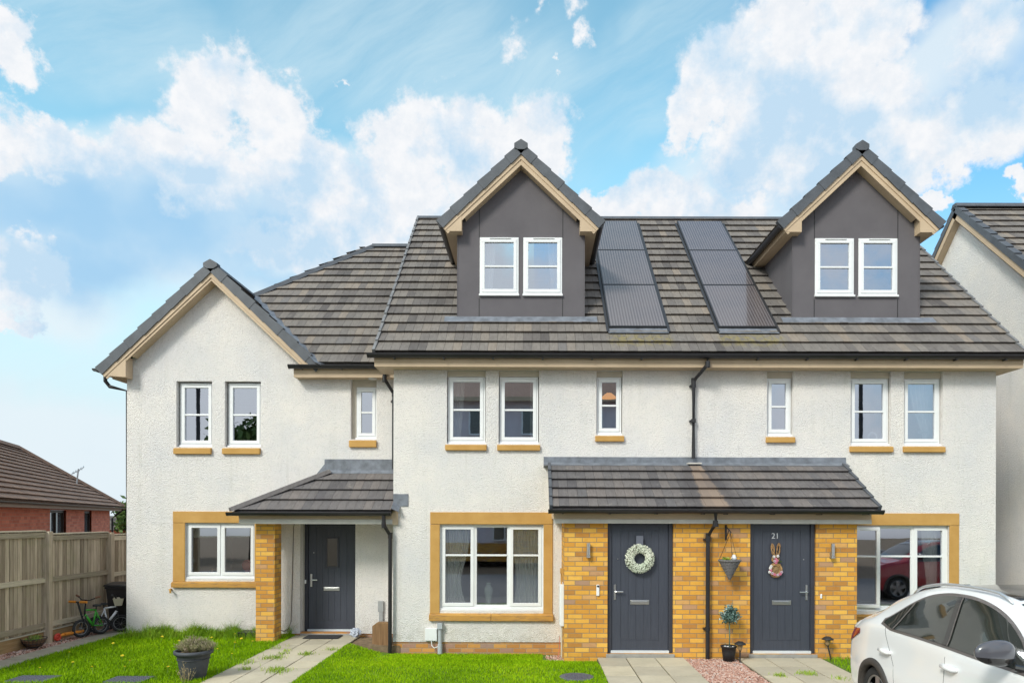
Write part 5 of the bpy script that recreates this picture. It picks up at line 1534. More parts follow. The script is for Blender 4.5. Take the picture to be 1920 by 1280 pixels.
for q, mm in ((p0 - Vector((.01, .03, .01)), 'redp'), (p1 + Vector((.02, .06, 0)), 'black')):
    b = MB(); b.torus((q.x, q.y, .07), .048, .022, (1, -.3, 0), 18, 8); b.tube([(q.x - .012, q.y, .07), (q.x + .012, q.y, .07)], .035, 10); b.build('wheel', M[mm], sc, smooth=True)
b = MB(); b.tube([(p1.x + .02, p1.y + .04, .10), (-8.18, 12.60, .30), (-8.25, 12.56, .63)], .017, 8); b.tube([(-8.25, 12.56, .63), (-8.36, 12.60, .635)], .012, 6); b.tube([(-8.25, 12.56, .63), (-8.12, 12.53, .635)], .012, 6); hb = b.build('stem', M['black'], sc)
b = MB(); b.tube([(-8.29, 12.57, .634), (-8.43, 12.60, .636)], .022, 8); b.tube([(-8.20, 12.55, .634), (-8.06, 12.52, .636)], .022, 8); b.build('grip', M['orange'], hb)
# wire basket with plants at the fence foot
hb_ = thing('wire_planter', 'low wire hanging basket of small green plants set on the gravel at the fence foot', 'planter', (-8.29, 11.50, 0))
b = MB(); cx, cy = -8.29, 11.52
prof = [(.055, .01), (.11, .03), (.155, .08), (.185, .16)]
for (r_, z) in prof: b.torus((cx, cy, z), r_, .005, (0, 0, 1), 26, 5)
for k in range(18):
    a = k * math.pi / 9; b.tube([(cx + r_ * math.cos(a), cy + r_ * math.sin(a), z) for r_, z in prof], .003, 4)
b.build('wire_basket', M['black'], hb_)
b = MB(); b.lathe([(0, .015), (.05, .015), (.105, .035), (.148, .085), (.17, .14), (0, .15)], cx, cy, 20); b.build('liner', mat('coir_liner', build=_soft((.16, .09, .05), .35, 40, .95)), hb_)
crown_mesh(cx, cy, .15, .15, .15, .06, 700, .018, 4, 20).build('plants', mat('basket_plant', build=_leafy([(0, (.10, .20, .03)), (.6, (.22, .34, .05)), (.85, (.35, .18, .12)), (1, (.45, .38, .1))])), hb_)

# ================================================================== THINGS IN FRONT OF THE LEFT HOUSE
pc = (-4.86, 9.83)
px0 = thing('plant_pot', 'large dark grey round plant pot of greyish heather standing on the left lawn', 'plant pot', (pc[0] , pc[1], 0))
pcx, pcy = -4.60, 9.40
px0.location = (pcx, pcy, 0); ORG[px0.name] = Vector((pcx, pcy, 0))
b = MB(); b.lathe([(0, 0), (.145, 0), (.155, .02), (.19, .20), (.205, .30), (.225, .335), (.245, .34), (.25, .36), (.245, .385), (.222, .388), (.212, .36), (.20, .33), (0, .33)], pcx, pcy, 40)
b.torus((pcx, pcy, .27), .206, .006, (0, 0, 1), 40, 6); b.build('pot', mat('slate_pot', build=_soft((.05, .055, .066), .2, 12, .6, .1)), px0, smooth=True)
b = MB(); b.lathe([(0, .345), (.2, .345)], pcx, pcy, 24); b.build('compost', M['earth'], px0)
def twigs(mb, cx, cy, z, R0, H, n, seed, r0=.02, w=.0022):
    r = random.Random(seed)
    for i in range(n):
        a = r.uniform(0, 6.283); q = math.sqrt(r.random()); sx = cx + math.cos(a) * R0 * .5 * q; sy = cy + math.sin(a) * R0 * .5 * q
        ex = cx + math.cos(a) * R0 * q * 1.15 + r.gauss(0, .02); ey = cy + math.sin(a) * R0 * q * 1.15 + r.gauss(0, .02); ez = z + H * (1 - .55 * q * q) * r.uniform(.75, 1.1)
        c = r.random()
        mx_, my_, mz = (sx * .45 + ex * .55), (sy * .45 + ey * .55), z + (ez - z) * .62
        mb.tube([(sx, sy, z), (mx_, my_, mz), (ex, ey, ez)], [w, w, w * .5], 3, c=c)
        for k in range(7):
            t = r.uniform(.3, 1); bx = sx + (ex - sx) * t; by = sy + (ey - sy) * t; bz = z + (ez - z) * t
            dx, dy, dz = r.gauss(0, .012), r.gauss(0, .012), abs(r.gauss(.012, .01))
            mb.add([(bx, by, bz), (bx + dx + .003, by + dy, bz + dz * .6), (bx + dx, by + dy, bz + dz + .006), (bx + dx - .003, by + dy - .002, bz + dz * .5)], [(0, 1, 2, 3)], c=c)
M['heather'] = mat('heather', build=_leafy([(0, (.15, .16, .07)), (.4, (.26, .26, .12)), (.7, (.36, .30, .20)), (1, (.42, .33, .28))]), spec=.2)
b = MB(); twigs(b, pcx, pcy, .345, .20, .22, 430, 3); twigs(b, pcx + .15, pcy + .02, .345, .13, .20, 120, 4); b.build('heather', M['heather'], px0)
b = MB(); twigs(b, pcx + .03, pcy - .27, .0, .10, .30, 16, 9); o = b.build('dry_grass_clump', mat('dry_grass', build=_leafy([(0, (.22, .17, .08)), (1, (.45, .36, .2))])), org=(pcx, pcy - .27, 0))
_tag(o, 'clump of dry seeding grass in front of the dark grey plant pot', 'grass clump')

dm = MB(); dm.box(-4.13, -3.50, 12.42, 12.76, .004, .018); o = dm.build('doormat', mat('dark_doormat', build=_soft((.028, .028, .032), .3, 60, .95, .6, 200, .004)), org=(-3.8, 12.6, 0), bevel=.003)
_tag(o, 'dark rectangular doormat on the slabs before the left door', 'doormat')
b = MB(); b.prism([(-2.86, 12.32, -.1), (-2.86, 12.32, .25), (-2.78, 12.32, .31), (-2.62, 12.32, .31), (-2.56, 12.32, .30), (-2.56, 12.32, -.1)], (0, .16, 0), c=.5)
o = b.build('timber_post', M['sleeper'], org=(-2.7, 12.4, 0), bevel=.008); _tag(o, 'short stout timber sleeper post beside the black downpipe left of the middle house', 'post')
# pale crumpled bag by the door
bg = MB(); r = random.Random(5)
me_ = bmesh.new(); bmesh.ops.create_icosphere(me_, subdivisions=3, radius=1)
from mathutils import noise as mn
vs = []
for v in me_.verts:
    k = 1 + .38 * mn.noise(v.co * 2.3) + .22 * mn.noise(v.co * 6.0)
    vs.append((-3.24 + v.co.x * .10 * k, 12.66 + v.co.y * .08 * k, .075 + v.co.z * .085 * k))
bg.add(vs, [tuple(q.index for q in f.verts) for f in me_.faces]); me_.free()
o = bg.build('plastic_bag', mat('pale_bag', build=_soft((.42, .46, .55), .35, 30, .4, .5, 60, .01)), org=(-3.24, 12.66, 0)); _tag(o, 'crumpled pale blue-grey bag lying by the right foot of the left door', 'bag')
b = MB(); frame_box(b, -5.32, -4.93, -.02, .11, 12.45, 12.74, .02); b.box(-5.30, -4.95, 12.46, 12.73, .0, .095); o = b.build('black_crate', M['black'], org=(-5.13, 12.6, 0), bevel=.006)
_tag(o, 'low black box in the long grass left of the brick pillar', 'box')

def cover(name, label, cx, cy, rx, ry, rnd):
    b = MB()
    if rnd:
        b.lathe([(0, .012), (.20, .012), (.205, .008), (.235, .006), (.235, -.05)], cx, cy, 36)
        for k in range(-5, 6): 
            for j in range(-5, 6):
                if math.hypot(k, j) < 5: b.box(cx + k * .035 - .011, cx + k * .035 + .011, cy + j * .035 - .011, cy + j * .035 + .011, .0125, .017)
    else:
        b.box(cx - rx, cx + rx, cy - ry, cy + ry, -.04, .012)
        for k in range(9):
            for j in range(7): b.box(cx - rx + .04 + k * (2 * rx - .08) / 8 - .012, cx - rx + .04 + k * (2 * rx - .08) / 8 + .012, cy - ry + .03 + j * (2 * ry - .06) / 6 - .009, cy - ry + .03 + j * (2 * ry - .06) / 6 + .009, .0125, .018)
    o = b.build(name, mat('cover_iron', build=_soft((.10, .105, .13), .2, 20, .6, .2)) if 'cover_iron' not in bpy.data.materials else bpy.data.materials['cover_iron'], org=(cx, cy, 0))
    _tag(o, label, 'drain cover')
cover('drain_cover', 'round dark drain cover set in the middle lawn', .60, 9.53, 0, 0, True)
cover('drain_cover', 'grey rectangular drain cover at the left front edge of the left lawn', -6.72, 9.32, .27, .18, False)
cover('drain_cover', 'grey rectangular drain cover in the left lawn nearest the plant pot', -5.42, 9.30, .25, .17, False)

M['petal'] = mat('dandelion_petal', base=(.85, .70, .03), rough=.7)
M['stem'] = mat('flower_stem', base=(.16, .26, .05), rough=.7)
b = MB(); b.tube([(0, 0, 0), (.006, .002, .07), (.004, 0, .12)], .0025, 5, m=1)
for k in range(26):
    a = k * 2.4; rr_ = .020 if k > 9 else .012; z = .122 + (.004 if k > 9 else .012)
    ca, sa = math.cos(a), math.sin(a)
    b.add([(.004, 0, .119), (.004 + ca * rr_ - sa * .005, sa * rr_ + ca * .005, z), (.004 + ca * rr_ * 1.15, sa * rr_ * 1.15, z + .001), (.004 + ca * rr_ + sa * .005, sa * rr_ - ca * .005, z)], [(0, 1, 2, 3)], m=0)
b.lathe([(.0, .113), (.008, .117), (.006, .121), (0, .122)], .004, 0, 8, m=1)
df = b.build('dandelion', [M['petal'], M['stem']]); ORG[df.name] = Vector((0, 0, 0))
_tag(df, 'yellow dandelion', 'flower', 'dandelions in the left lawn')
WORDS = 'first second third fourth fifth sixth seventh eighth ninth tenth eleventh twelfth thirteenth fourteenth fifteenth sixteenth seventeenth eighteenth nineteenth twentieth twenty-first twenty-second'.split()
rr2 = random.Random(21)
pts = [(-4.98, 11.9), (-5.22, 12.2), (-5.55, 12.0), (-4.72, 11.6), (-6.85, 11.3), (-6.1, 9.6), (-5.75, 9.75), (-6.62, 9.95), (-5.9, 10.1), (-5.05, 10.3), (-4.75, 9.95), (-4.62, 10.6), (-6.2, 10.45), (-7.1, 10.6), (-4.95, 10.9), (-5.35, 11.3), (-5.05, 9.55), (-6.9, 9.7), (-6.4, 11.9), (-5.95, 11.6), (-4.85, 11.25)]
pts.sort(key=lambda q: q[0] / q[1])
for i, (x, y) in enumerate(pts):
    o = df if i == 0 else copy_thing(df, (x, y, 0))
    o['label'] = 'yellow dandelion flower in the left lawn, %s counted from the left' % WORDS[i]
    o.location = (x, y, rr2.uniform(-.05, .01)); o.rotation_euler = (rr2.uniform(-.3, .3), rr2.uniform(-.3, .3), rr2.uniform(0, 6)); s = rr2.uniform(.8, 1.25); o.scale = (s, s, s)

# ================================================================== DOOR DECORATIONS, LIGHTS, PLANTS BY THE BRICK PORCH
wx, wy, wz = 1.672, YB + .02, 1.545
wr = thing('wreath', 'round wreath of small white-green blossom hung on the middle door', 'wreath', (wx, wy, wz - .24))
b = MB(); b.torus((wx, wy, wz), .160, .045, (0, 1, 0), 36, 10); b.build('wreath_core', mat('wreath_core', base=(.16, .17, .11), rough=.95), wr, smooth=True)
r = np.random.default_rng(5); n = 1500; a = r.uniform(0, 6.283, n); t = r.uniform(0, 6.283, n); rad = .160 + np.cos(t) * .068 * r.uniform(.75, 1.1, n)
C = np.stack([wx + np.cos(a) * rad, wy - np.abs(np.sin(t)) * .062 - .004, wz + np.sin(a) * rad], 1)
b = MB()
for i in range(n):
    c = Vector(C[i]); s = r.uniform(.006, .0115); u = Vector(r.normal(0, 1, 3)).normalized(); v = u.orthogonal().normalized(); w = u.cross(v)
    b.add([c + u * s, c - u * s, c + v * s, c - v * s, c + w * s, c - w * s], [(0, 2, 4), (2, 1, 4), (1, 3, 4), (3, 0, 4), (2, 0, 5), (1, 2, 5), (3, 1, 5), (0, 3, 5)], c=float(r.random()))
b.build('blossom', mat('blossom', build=_leafy([(0, (.36, .42, .30)), (.3, (.70, .76, .66)), (1, (.88, .90, .82))])), wr)
b = MB(); b.box(wx - .055, wx + .055, wy - .012, wy - .006, wz + .20, wz + .36); b.build('ribbon', mat('grey_ribbon', base=(.12, .13, .17), rough=.6), wr)

hbx, hby = 3.02, YB - .22
hk = thing('hanging_basket', 'grey wicker cone basket hanging on a bracket between the drainpipe and the right door', 'hanging basket', (hbx, hby, 1.28))
b = MB(); K = 13
for k in range(K):
    f = k / (K - 1); r_ = .012 + f * .145; b.torus((hbx, hby, 1.25 + f * .28), r_, .012, (0, 0, 1), 26, 6, c=random.random())
for k in range(16):
    a = k * math.pi / 8; b.tube([(hbx + .01 * math.cos(a), hby + .01 * math.sin(a), 1.25), (hbx + .165 * math.cos(a), hby + .165 * math.sin(a), 1.535)], .006, 4, c=.3)
b.torus((hbx, hby, 1.535), .165, .014, (0, 0, 1), 30, 6)
b.build('wicker_cone', mat('grey_wicker', build=_soft((.16, .155, .16), .3, 40, .8)), hk)
b = MB()
for k in range(3):
    a = k * 2.094 + .5; b.tube([(hbx + .16 * math.cos(a), hby + .16 * math.sin(a), 1.54), (hbx + .01, hby, 1.955)], .0035, 4)
b.build('chain', M['black'], hk)
b = MB(); b.lathe([(0, 0), (.035, .02), (.042, .05), (.02, .09), (0, .10)], hbx + .06, hby - .02, 14, z0=1.53); b.build('white_ornament', M['upvc'], hk, smooth=True)
crown_mesh(hbx - .04, hby, 1.555, .07, .07, .045, 160, .022, 7, 8).build('plant', mat('lime_plant', build=_leafy([(0, (.15, .22, .02)), (1, (.42, .48, .06))])), hk)

# rabbit-shaped door hanging
rbx, rby = 3.815, YB + .045
rb = thing('door_hanging', 'twig rabbit-shaped door hanging with pink and white flowers on the right door', 'decoration', (rbx, rby, 1.35))
b = MB(); rd_ = random.Random(4)
def scrib(C, rx, rz, n, rot=0):
    for i in range(n):
        a0 = rd_.uniform(0, 6.28); pts_ = []
        s_ = rd_.uniform(.6, 1.05)
        for k in range(12):
            a = a0 + k * .5; X = rx * s_ * math.cos(a); Z = rz * s_ * math.sin(a)
            pts_.append((C[0] + X * math.cos(rot) - Z * math.sin(rot) + rd_.gauss(0, .004), C[1] + rd_.uniform(-.02, .012), C[2] + X * math.sin(rot) + Z * math.cos(rot) + rd_.gauss(0, .004)))
        b.tube(pts_, .0035, 4, c=rd_.random())
core = MB()
for (cx_, cz_, rx_, rz_) in ((0, 1.47, .085, .10), (0, 1.645, .045, .05)):
    K = 20; vs = [(rbx + cx_, rby - .02, cz_)] + [(rbx + cx_ + rx_ * math.cos(k * 2 * math.pi / K), rby + .004, cz_ + rz_ * math.sin(k * 2 * math.pi / K)) for k in range(K)]
    core.add(vs, [(0, 1 + k, 1 + (k + 1) % K) for k in range(K)])
core.build('moss_core', mat('moss_core', build=_soft((.26, .17, .08), .4, 60, .95)), rb)
scrib((rbx, rby - .01, 1.47), .10, .115, 22); scrib((rbx, rby, 1.645), .06, .065, 12); scrib((rbx - .04, rby, 1.79), .024, .10, 10, R(8)); scrib((rbx + .045, rby, 1.79), .024, .10, 10, R(-8))
b.build('twig_body', mat('twig', build=_leafy([(0, (.22, .12, .05)), (1, (.60, .38, .18))])), rb)
fl = [(-.09, 1.50, 0), (-.08, 1.465, 1), (-.055, 1.42, 2), (-.02, 1.40, 1), (.03, 1.395, 2), (.07, 1.41, 1), (-.075, 1.53, 0), (0, 1.585, 1), (-.02, 1.61, 2), (.02, 1.615, 1), (.0, 1.64, 1), (-.03, 1.68, 0), (.03, 1.69, 0), (-.10, 1.44, 0), (.09, 1.44, 2)]
for ci, (nm, colr) in enumerate((('white_flower', (.75, .73, .72)), ('pink_flower', (.62, .20, .30)), ('lilac_flower', (.55, .42, .50)))):
    fm_ = mat(nm, base=colr, rough=.8)
    for (dx, z, k) in fl:
        if k != ci: continue
        b = MB()
        for p_ in range(6):
            a = p_ * 1.047; c = Vector((rbx + dx + math.cos(a) * .014, rby - .03, z + math.sin(a) * .014)); s = .012
            b.add([c + Vector((s, 0, 0)), c + Vector((0, 0, s)), c + Vector((-s, 0, 0)), c + Vector((0, 0, -s)), c + Vector((0, -s, 0)), c + Vector((0, s, 0))], [(0, 1, 4), (1, 2, 4), (2, 3, 4), (3, 0, 4), (1, 0, 5), (2, 1, 5), (3, 2, 5), (0, 3, 5)])
        b.build(nm, fm_, rb)
crown_mesh(rbx + .02, rby - .02, 1.60, .07, .015, .03, 60, .016, 3, 6).build('leaves', M['leaf'], rb)

def mini_lathe_pot(root, cx, cy, prof, mt): b = MB(); b.lathe(prof, cx, cy, 28); return b.build('pot', mt, root, smooth=True)
tx, ty = 3.025, YB - .20
tp = thing('topiary_tree', 'small blue-green ball tree in a black pot of white pebbles beside the right door', 'potted plant', (tx, ty, 0))
mini_lathe_pot(tp, tx - .01, ty, [(0, 0), (.085, 0), (.10, .12), (.112, .20), (.125, .205), (.125, .225), (.108, .225), (.10, .19), (0, .19)], M['black'])
b = MB(); b.tube([(tx, ty, .18), (tx + .004, ty, .40), (tx - .003, ty, .60)], .009, 8); b.build('trunk', mat('green_stem', base=(.10, .17, .13), rough=.7), tp, smooth=True)
crown_mesh(tx, ty, .70, .155, .155, .155, 1100, .022, 12, 40).build('crown', mat('blue_green_leaf', build=_leafy([(0, (.03, .07, .055)), (.5, (.09, .17, .15)), (.85, (.30, .42, .42)), (1, (.55, .64, .66))])), tp)
b = MB(); rs = random.Random(3)
for i in range(60):
    a = rs.uniform(0, 6.28); q = .095 * math.sqrt(rs.random()); c = Vector((tx - .01 + q * math.cos(a), ty + q * math.sin(a), .198)); s = .012
    b.add([c + Vector((s, 0, 0)), c + Vector((0, s, 0)), c + Vector((-s, 0, 0)), c + Vector((0, -s, 0)), c + Vector((0, 0, s)), c - Vector((0, 0, s))], [(0, 1, 4), (1, 2, 4), (2, 3, 4), (3, 0, 4), (1, 0, 5), (2, 1, 5), (3, 2, 5), (0, 3, 5)])
b.build('pebbles', M['upvc'], tp)

def path_light(x, y, h, lean, label):
    t = thing('path_light', label, 'garden light', (x, y, 0), 'black garden stake lights')
    lx, ly = lean
    b = MB(); b.tube([(x, y, -.04), (x + lx, y + ly, h)], .011, 8); b.build('stake', M['black'], t)
    tx_, ty_ = x + lx, y + ly
    b = MB(); b.lathe([(.018, -.09), (.032, -.07), (.045, 0)], tx_, ty_, 16, z0=h + .09); b.build('lens', mat('amber_lens', base=(.30, .20, .10), rough=.3) if 'amber_lens' not in bpy.data.materials else bpy.data.materials['amber_lens'], t)
    b = MB(); b.lathe([(.0, .045), (.04, .04), (.085, .008), (.088, -.004), (.05, -.004), (0, -.002)], tx_, ty_, 20, z0=h + .095); b.lathe([(0, 0), (.02, 0), (.02, .02), (0, .02)], tx_, ty_, 10, z0=h - .01); b.build('cap', M['black'], t, smooth=True)
    for k in range(4):
        pass
    return t
path_light(3.16, YB - .30, .17, (-.0, .0), 'black stake light close beside the topiary pot')
path_light(4.62, YB - .16, .22, (-.055, .02), 'leaning black stake light in front of the right brick pier')

rb.location.z -= .10
# ================================================================== BEHIND THE GLASS
def curtain(x0, x1, y, z0, z1, label, gather=0.0, m='curtain', folds=9, group=None, tieback=0):
    """hanging folded cloth; gather narrows the middle towards x0"""
    b = MB(); nu, nv = folds * 6, 14
    vs = []
    for j in range(nv + 1):
        v = j / nv; z = z1 + (z0 - z1) * v
        w = 1 - gather * math.exp(-((v - .62) / .28) ** 2)
        for i in range(nu + 1):
            u = i / nu
            vs.append((x0 + (x1 - x0) * u * w, y + .022 * math.sin(u * folds * 6.283) * (1 - .3 * v) + .004 * math.sin(u * 31), z))
    fs = [(j * (nu + 1) + i, j * (nu + 1) + i + 1, (j + 1) * (nu + 1) + i + 1, (j + 1) * (nu + 1) + i) for j in range(nv) for i in range(nu)]
    b.add(vs, fs); o = b.build('curtain', M[m], org=((x0 + x1) / 2, y, z0), smooth=True)
    return _tag(o, label, 'curtain', group)
GC = 'curtains seen inside the windows'
curtain(-1.56, -1.10, YM + .165, .45, 2.05, 'pale sheer curtain gathered at the left side of the middle house ground window', .35, group=GC)
curtain(.14, -.36, YM + .165, .45, 2.05, 'pale sheer curtain at the right side of the middle house ground window', .1, group=GC)
curtain(-1.52, -1.22, YM + .25, 2.9, 4.62, 'pale curtain at the left of the leftmost upstairs window of the middle house', .2, group=GC)
curtain(.11, -.06, YM + .25, 2.9, 4.62, 'narrow curtain at the right edge of the second upstairs window of the middle house', 0, folds=4, group=GC)
DCs = (-.235, 2 * XM + .235)
curtain(DCs[0] - .72, DCs[0] - .47, 12.70, 6.0, 7.2, 'white curtain at the left side of the left dormer', .2, 'curtain_w', 5, group=GC)
curtain(DCs[0] + .72, DCs[0] + .49, 12.70, 6.0, 7.2, 'white curtain at the right side of the left dormer', .2, 'curtain_w', 5, group=GC)
curtain(7.05, 6.62, YM + .25, 2.9, 4.62, 'white curtain at the right of the rightmost upstairs window of the right house', .55, 'curtain_w', 6, group=GC)
curtain(2 * XM + 1.54, 2 * XM + 1.25, YM + .22, .45, 2.05, 'pale green striped curtain at the right side of the right house ground window', .3, 'curtain', 6, group=GC)
# vase
vx, vy = -.785, YM + .22
b = MB(); b.lathe([(0, 0), (.05, 0), (.052, .02), (.046, .04), (.062, .14), (.078, .24), (.074, .29), (.045, .33), (.036, .345), (.046, .36), (.048, .375), (.040, .377), (.03, .35), (0, .34)], vx, vy, 28, z0=.66)
o = b.build('vase', mat('pale_green_vase', base=(.80, .86, .78), rough=.25, coat=.5), org=(vx, vy, .66), smooth=True); _tag(o, 'tall pale green vase on the inside sill of the middle house ground window', 'vase')
b = MB(); b.box(-1.6, .16, YM + .195, YM + .42, .63, .655); b.build('window_board', M['upvc'], ROOT['middle'])
b = MB(); b.box(2 * XM - .16, 2 * XM + 1.6, YM + .155, YM + .42, .63, .655); b.build('window_board', M['upvc'], ROOT['right'])
b = MB(); b.box(-6.42, -5.16, YG + .155, YG + .42, 1.055, 1.08); b.build('window_board', M['upvc'], lh)
# blind and kitchen things behind the left window
b = MB(); b.box(-6.40, -5.18, YG + .17, YG + .18, 1.80, 2.06); b.tube([(-6.40, YG + .175, 1.80), (-5.18, YG + .175, 1.80)], .010, 6)
o = b.build('roller_blind', mat('green_blind', base=(.40, .45, .36), rough=.8), org=(-5.8, YG + .17, 1.8)); _tag(o, 'pale green roller blind drawn down a little in the left house ground window', 'blind')
b = MB(); b.torus((-5.42, YG + .34, 1.26), .10, .016, (.2, 1, 0), 26, 8); b.tube([(-5.42, YG + .35, 1.26), (-5.42, YG + .37, 1.26)], .095, 20); b.box(-5.46, -5.38, YG + .31, YG + .37, 1.08, 1.17)
o = b.build('table_clock', M['redp'], org=(-5.42, YG + .34, 1.08)); _tag(o, 'round red-rimmed object on the inside sill of the left house ground window', 'ornament')
rk = random.Random(8)
jar_m = [mat('jar_glass_%s' % c_, base=q, rough=.3, coat=.5) for c_, q in (('amber', (.45, .26, .10)), ('cream', (.6, .55, .42)), ('brown', (.25, .13, .07)))]
for i, (jx, jh, jr) in enumerate(((-6.08, .12, .035), (-5.98, .16, .03), (-5.90, .10, .04))):
    b = MB(); b.lathe([(0, 0), (jr, 0), (jr, jh * .75), (jr * .6, jh * .85), (jr * .65, jh), (0, jh)], jx, YG + .32, 16, z0=1.081)
    o = b.build('jar', jar_m[i], org=(jx, YG + .32, 1.08), smooth=True); _tag(o, ['low amber jar, leftmost of the three on the left house kitchen sill', 'tall narrow cream jar between the other two on the kitchen sill', 'squat brown jar, rightmost of the three on the kitchen sill'][i], 'jar', 'jars on the left house kitchen sill')
# ornaments upstairs right
ox, oy = 2 * XM + .605 - .36, YM + .22
b = MB(); b.torus((5.95, YM + .20, 3.61), .075, .022, (0, 1, 0), 22, 8); b.box(5.90, 6.0, YM + .17, YM + .23, 3.50, 3.54)
o = b.build('window_ornament', M['upvc'], org=(5.95, YM + .2, 3.5), smooth=True); _tag(o, 'white ring ornament standing in an upstairs window of the right house', 'ornament')
b = MB()
for k in range(5): b.torus((6.78 + k * .045, YM + .21, 3.70 + (k % 2) * .02), .02, .007, (0, 1, 0), 12, 5)
b.box(6.74, 7.0, YM + .19, YM + .23, 3.50, 3.53); b.tube([(6.80, YM + .21, 3.53), (6.80, YM + .21, 3.68)], .004, 4); b.tube([(6.94, YM + .21, 3.53), (6.94, YM + .21, 3.68)], .004, 4)
o = b.build('window_ornament', M['upvc'], org=(6.85, YM + .2, 3.5)); _tag(o, 'small white word-like ornament in the rightmost upstairs window', 'ornament')
b = MB(); b.tube([(1.44, YM + 1.3, 4.85), (1.44, YM + 1.3, 4.60)], .01, 6, m=1); b.lathe([(.0, .10), (.05, .095), (.17, .0), (.165, 0), (.04, .085), (0, .09)], 1.44, YM + 1.3, 24, z0=4.47, m=0)
pm = mat('pendant_shade', base=(.75, .5, .3), rough=.6)
pm.node_tree.nodes['Principled BSDF'].inputs['Emission Color'].default_value = (1, .45, .15, 1); pm.node_tree.nodes['Principled BSDF'].inputs['Emission Strength'].default_value = 1.1
o = b.build('pendant_lamp', [pm, M['black']], org=(1.44, YM + 1.3, 4.47)); _tag(o, 'lit orange pendant lamp inside the narrow upstairs window of the middle house', 'lamp')

# ================================================================== CARS
def catmull(P, ts):
    P = np.array(P, float); x = P[:, 0]; out = []
    m = np.zeros_like(P[:, 1:])
    for i in range(len(P)):
        a = max(i - 1, 0); b_ = min(i + 1, len(P) - 1); m[i] = (P[b_, 1:] - P[a, 1:]) / max(x[b_] - x[a], 1e-6)
    for t in ts:
        t = min(max(t, x[0]), x[-1]); i = min(max(np.searchsorted(x, t) - 1, 0), len(P) - 2); h = x[i + 1] - x[i]; u = (t - x[i]) / h
        out.append((2 * u**3 - 3 * u**2 + 1) * P[i, 1:] + (u**3 - 2 * u**2 + u) * h * m[i] + (-2 * u**3 + 3 * u**2) * P[i + 1, 1:] + (u**3 - u**2) * h * m[i + 1])
    return np.array(out)
# station: s, top height, belt height, half width factor, roof-edge half width
ST = [(0.0, .80, .78, .86, .74), (.05, .93, .90, .905, .76), (.16, 1.03, .98, .935, .77), (.34, 1.16, 1.04, .965, .72), (.50, 1.235, 1.075, .98, .665), (.62, 1.325, 1.09, .985, .635), (.80, 1.40, 1.10, .99, .618), (1.1, 1.495, 1.11, 1.0, .612),
      (1.5, 1.565, 1.11, 1.0, .612), (1.95, 1.58, 1.10, 1.0, .61), (2.3, 1.565, 1.09, 1.0, .60), (2.55, 1.515, 1.08, 1.0, .60), (2.8, 1.40, 1.07, .995, .63), (3.05, 1.235, 1.06, .99, .69), (3.28, 1.07, 1.02, .98, .76),
      (3.6, 1.00, .96, .97, .80), (3.9, .91, .88, .94, .78), (4.08, .80, .78, .89, .72), (4.18, .62, .60, .80, .64)]
def prof(s):
    zt, zb, wf, re = catmull(ST, [s])[0]
    zb = min(zb, zt - .015)
    W = .90 * wf
    ends = max(0, (.12 - s) / .12, (s - 4.08) / .10); zbot = .22 + .08 * ends
    ctl = [(W * .80, zbot), (W * .965, zbot + .06), (W * .992, .45), (W * 1.0, .62), (W * .985, .80 * min(1, zb / .92)), (W * .965, zb - .06 if zb > .9 else zb * .94), (W * .925, zb),
           (re + (W * .925 - re) * .52, zb + (zt - .05 - zb) * .50), (re + .012, zt - .075 if zt - zb > .12 else zb + (zt - zb) * .5), (re * .90, zt - .026 if zt - zb > .06 else zt - .006), (re * .5, zt - .004), (0, zt)]
    return ctl
NPROF = 56
def dense(s):
    c = np.array(prof(s)); d = np.r_[0, np.cumsum(np.hypot(*np.diff(c, axis=0).T))]
    P = np.c_[d, c]; return catmull(P, np.linspace(0, d[-1], NPROF))
def q_at(s, z):
    d = dense(s); i = np.argmax(d[:, 1]); k = int(i)
    zz, qq = d[:k + 1, 1], d[:k + 1, 0]; o = np.argsort(zz); return float(np.interp(z, zz[o], qq[o]))
WH = [(.74, .315), (3.38, .315)]      # wheel centres along the car
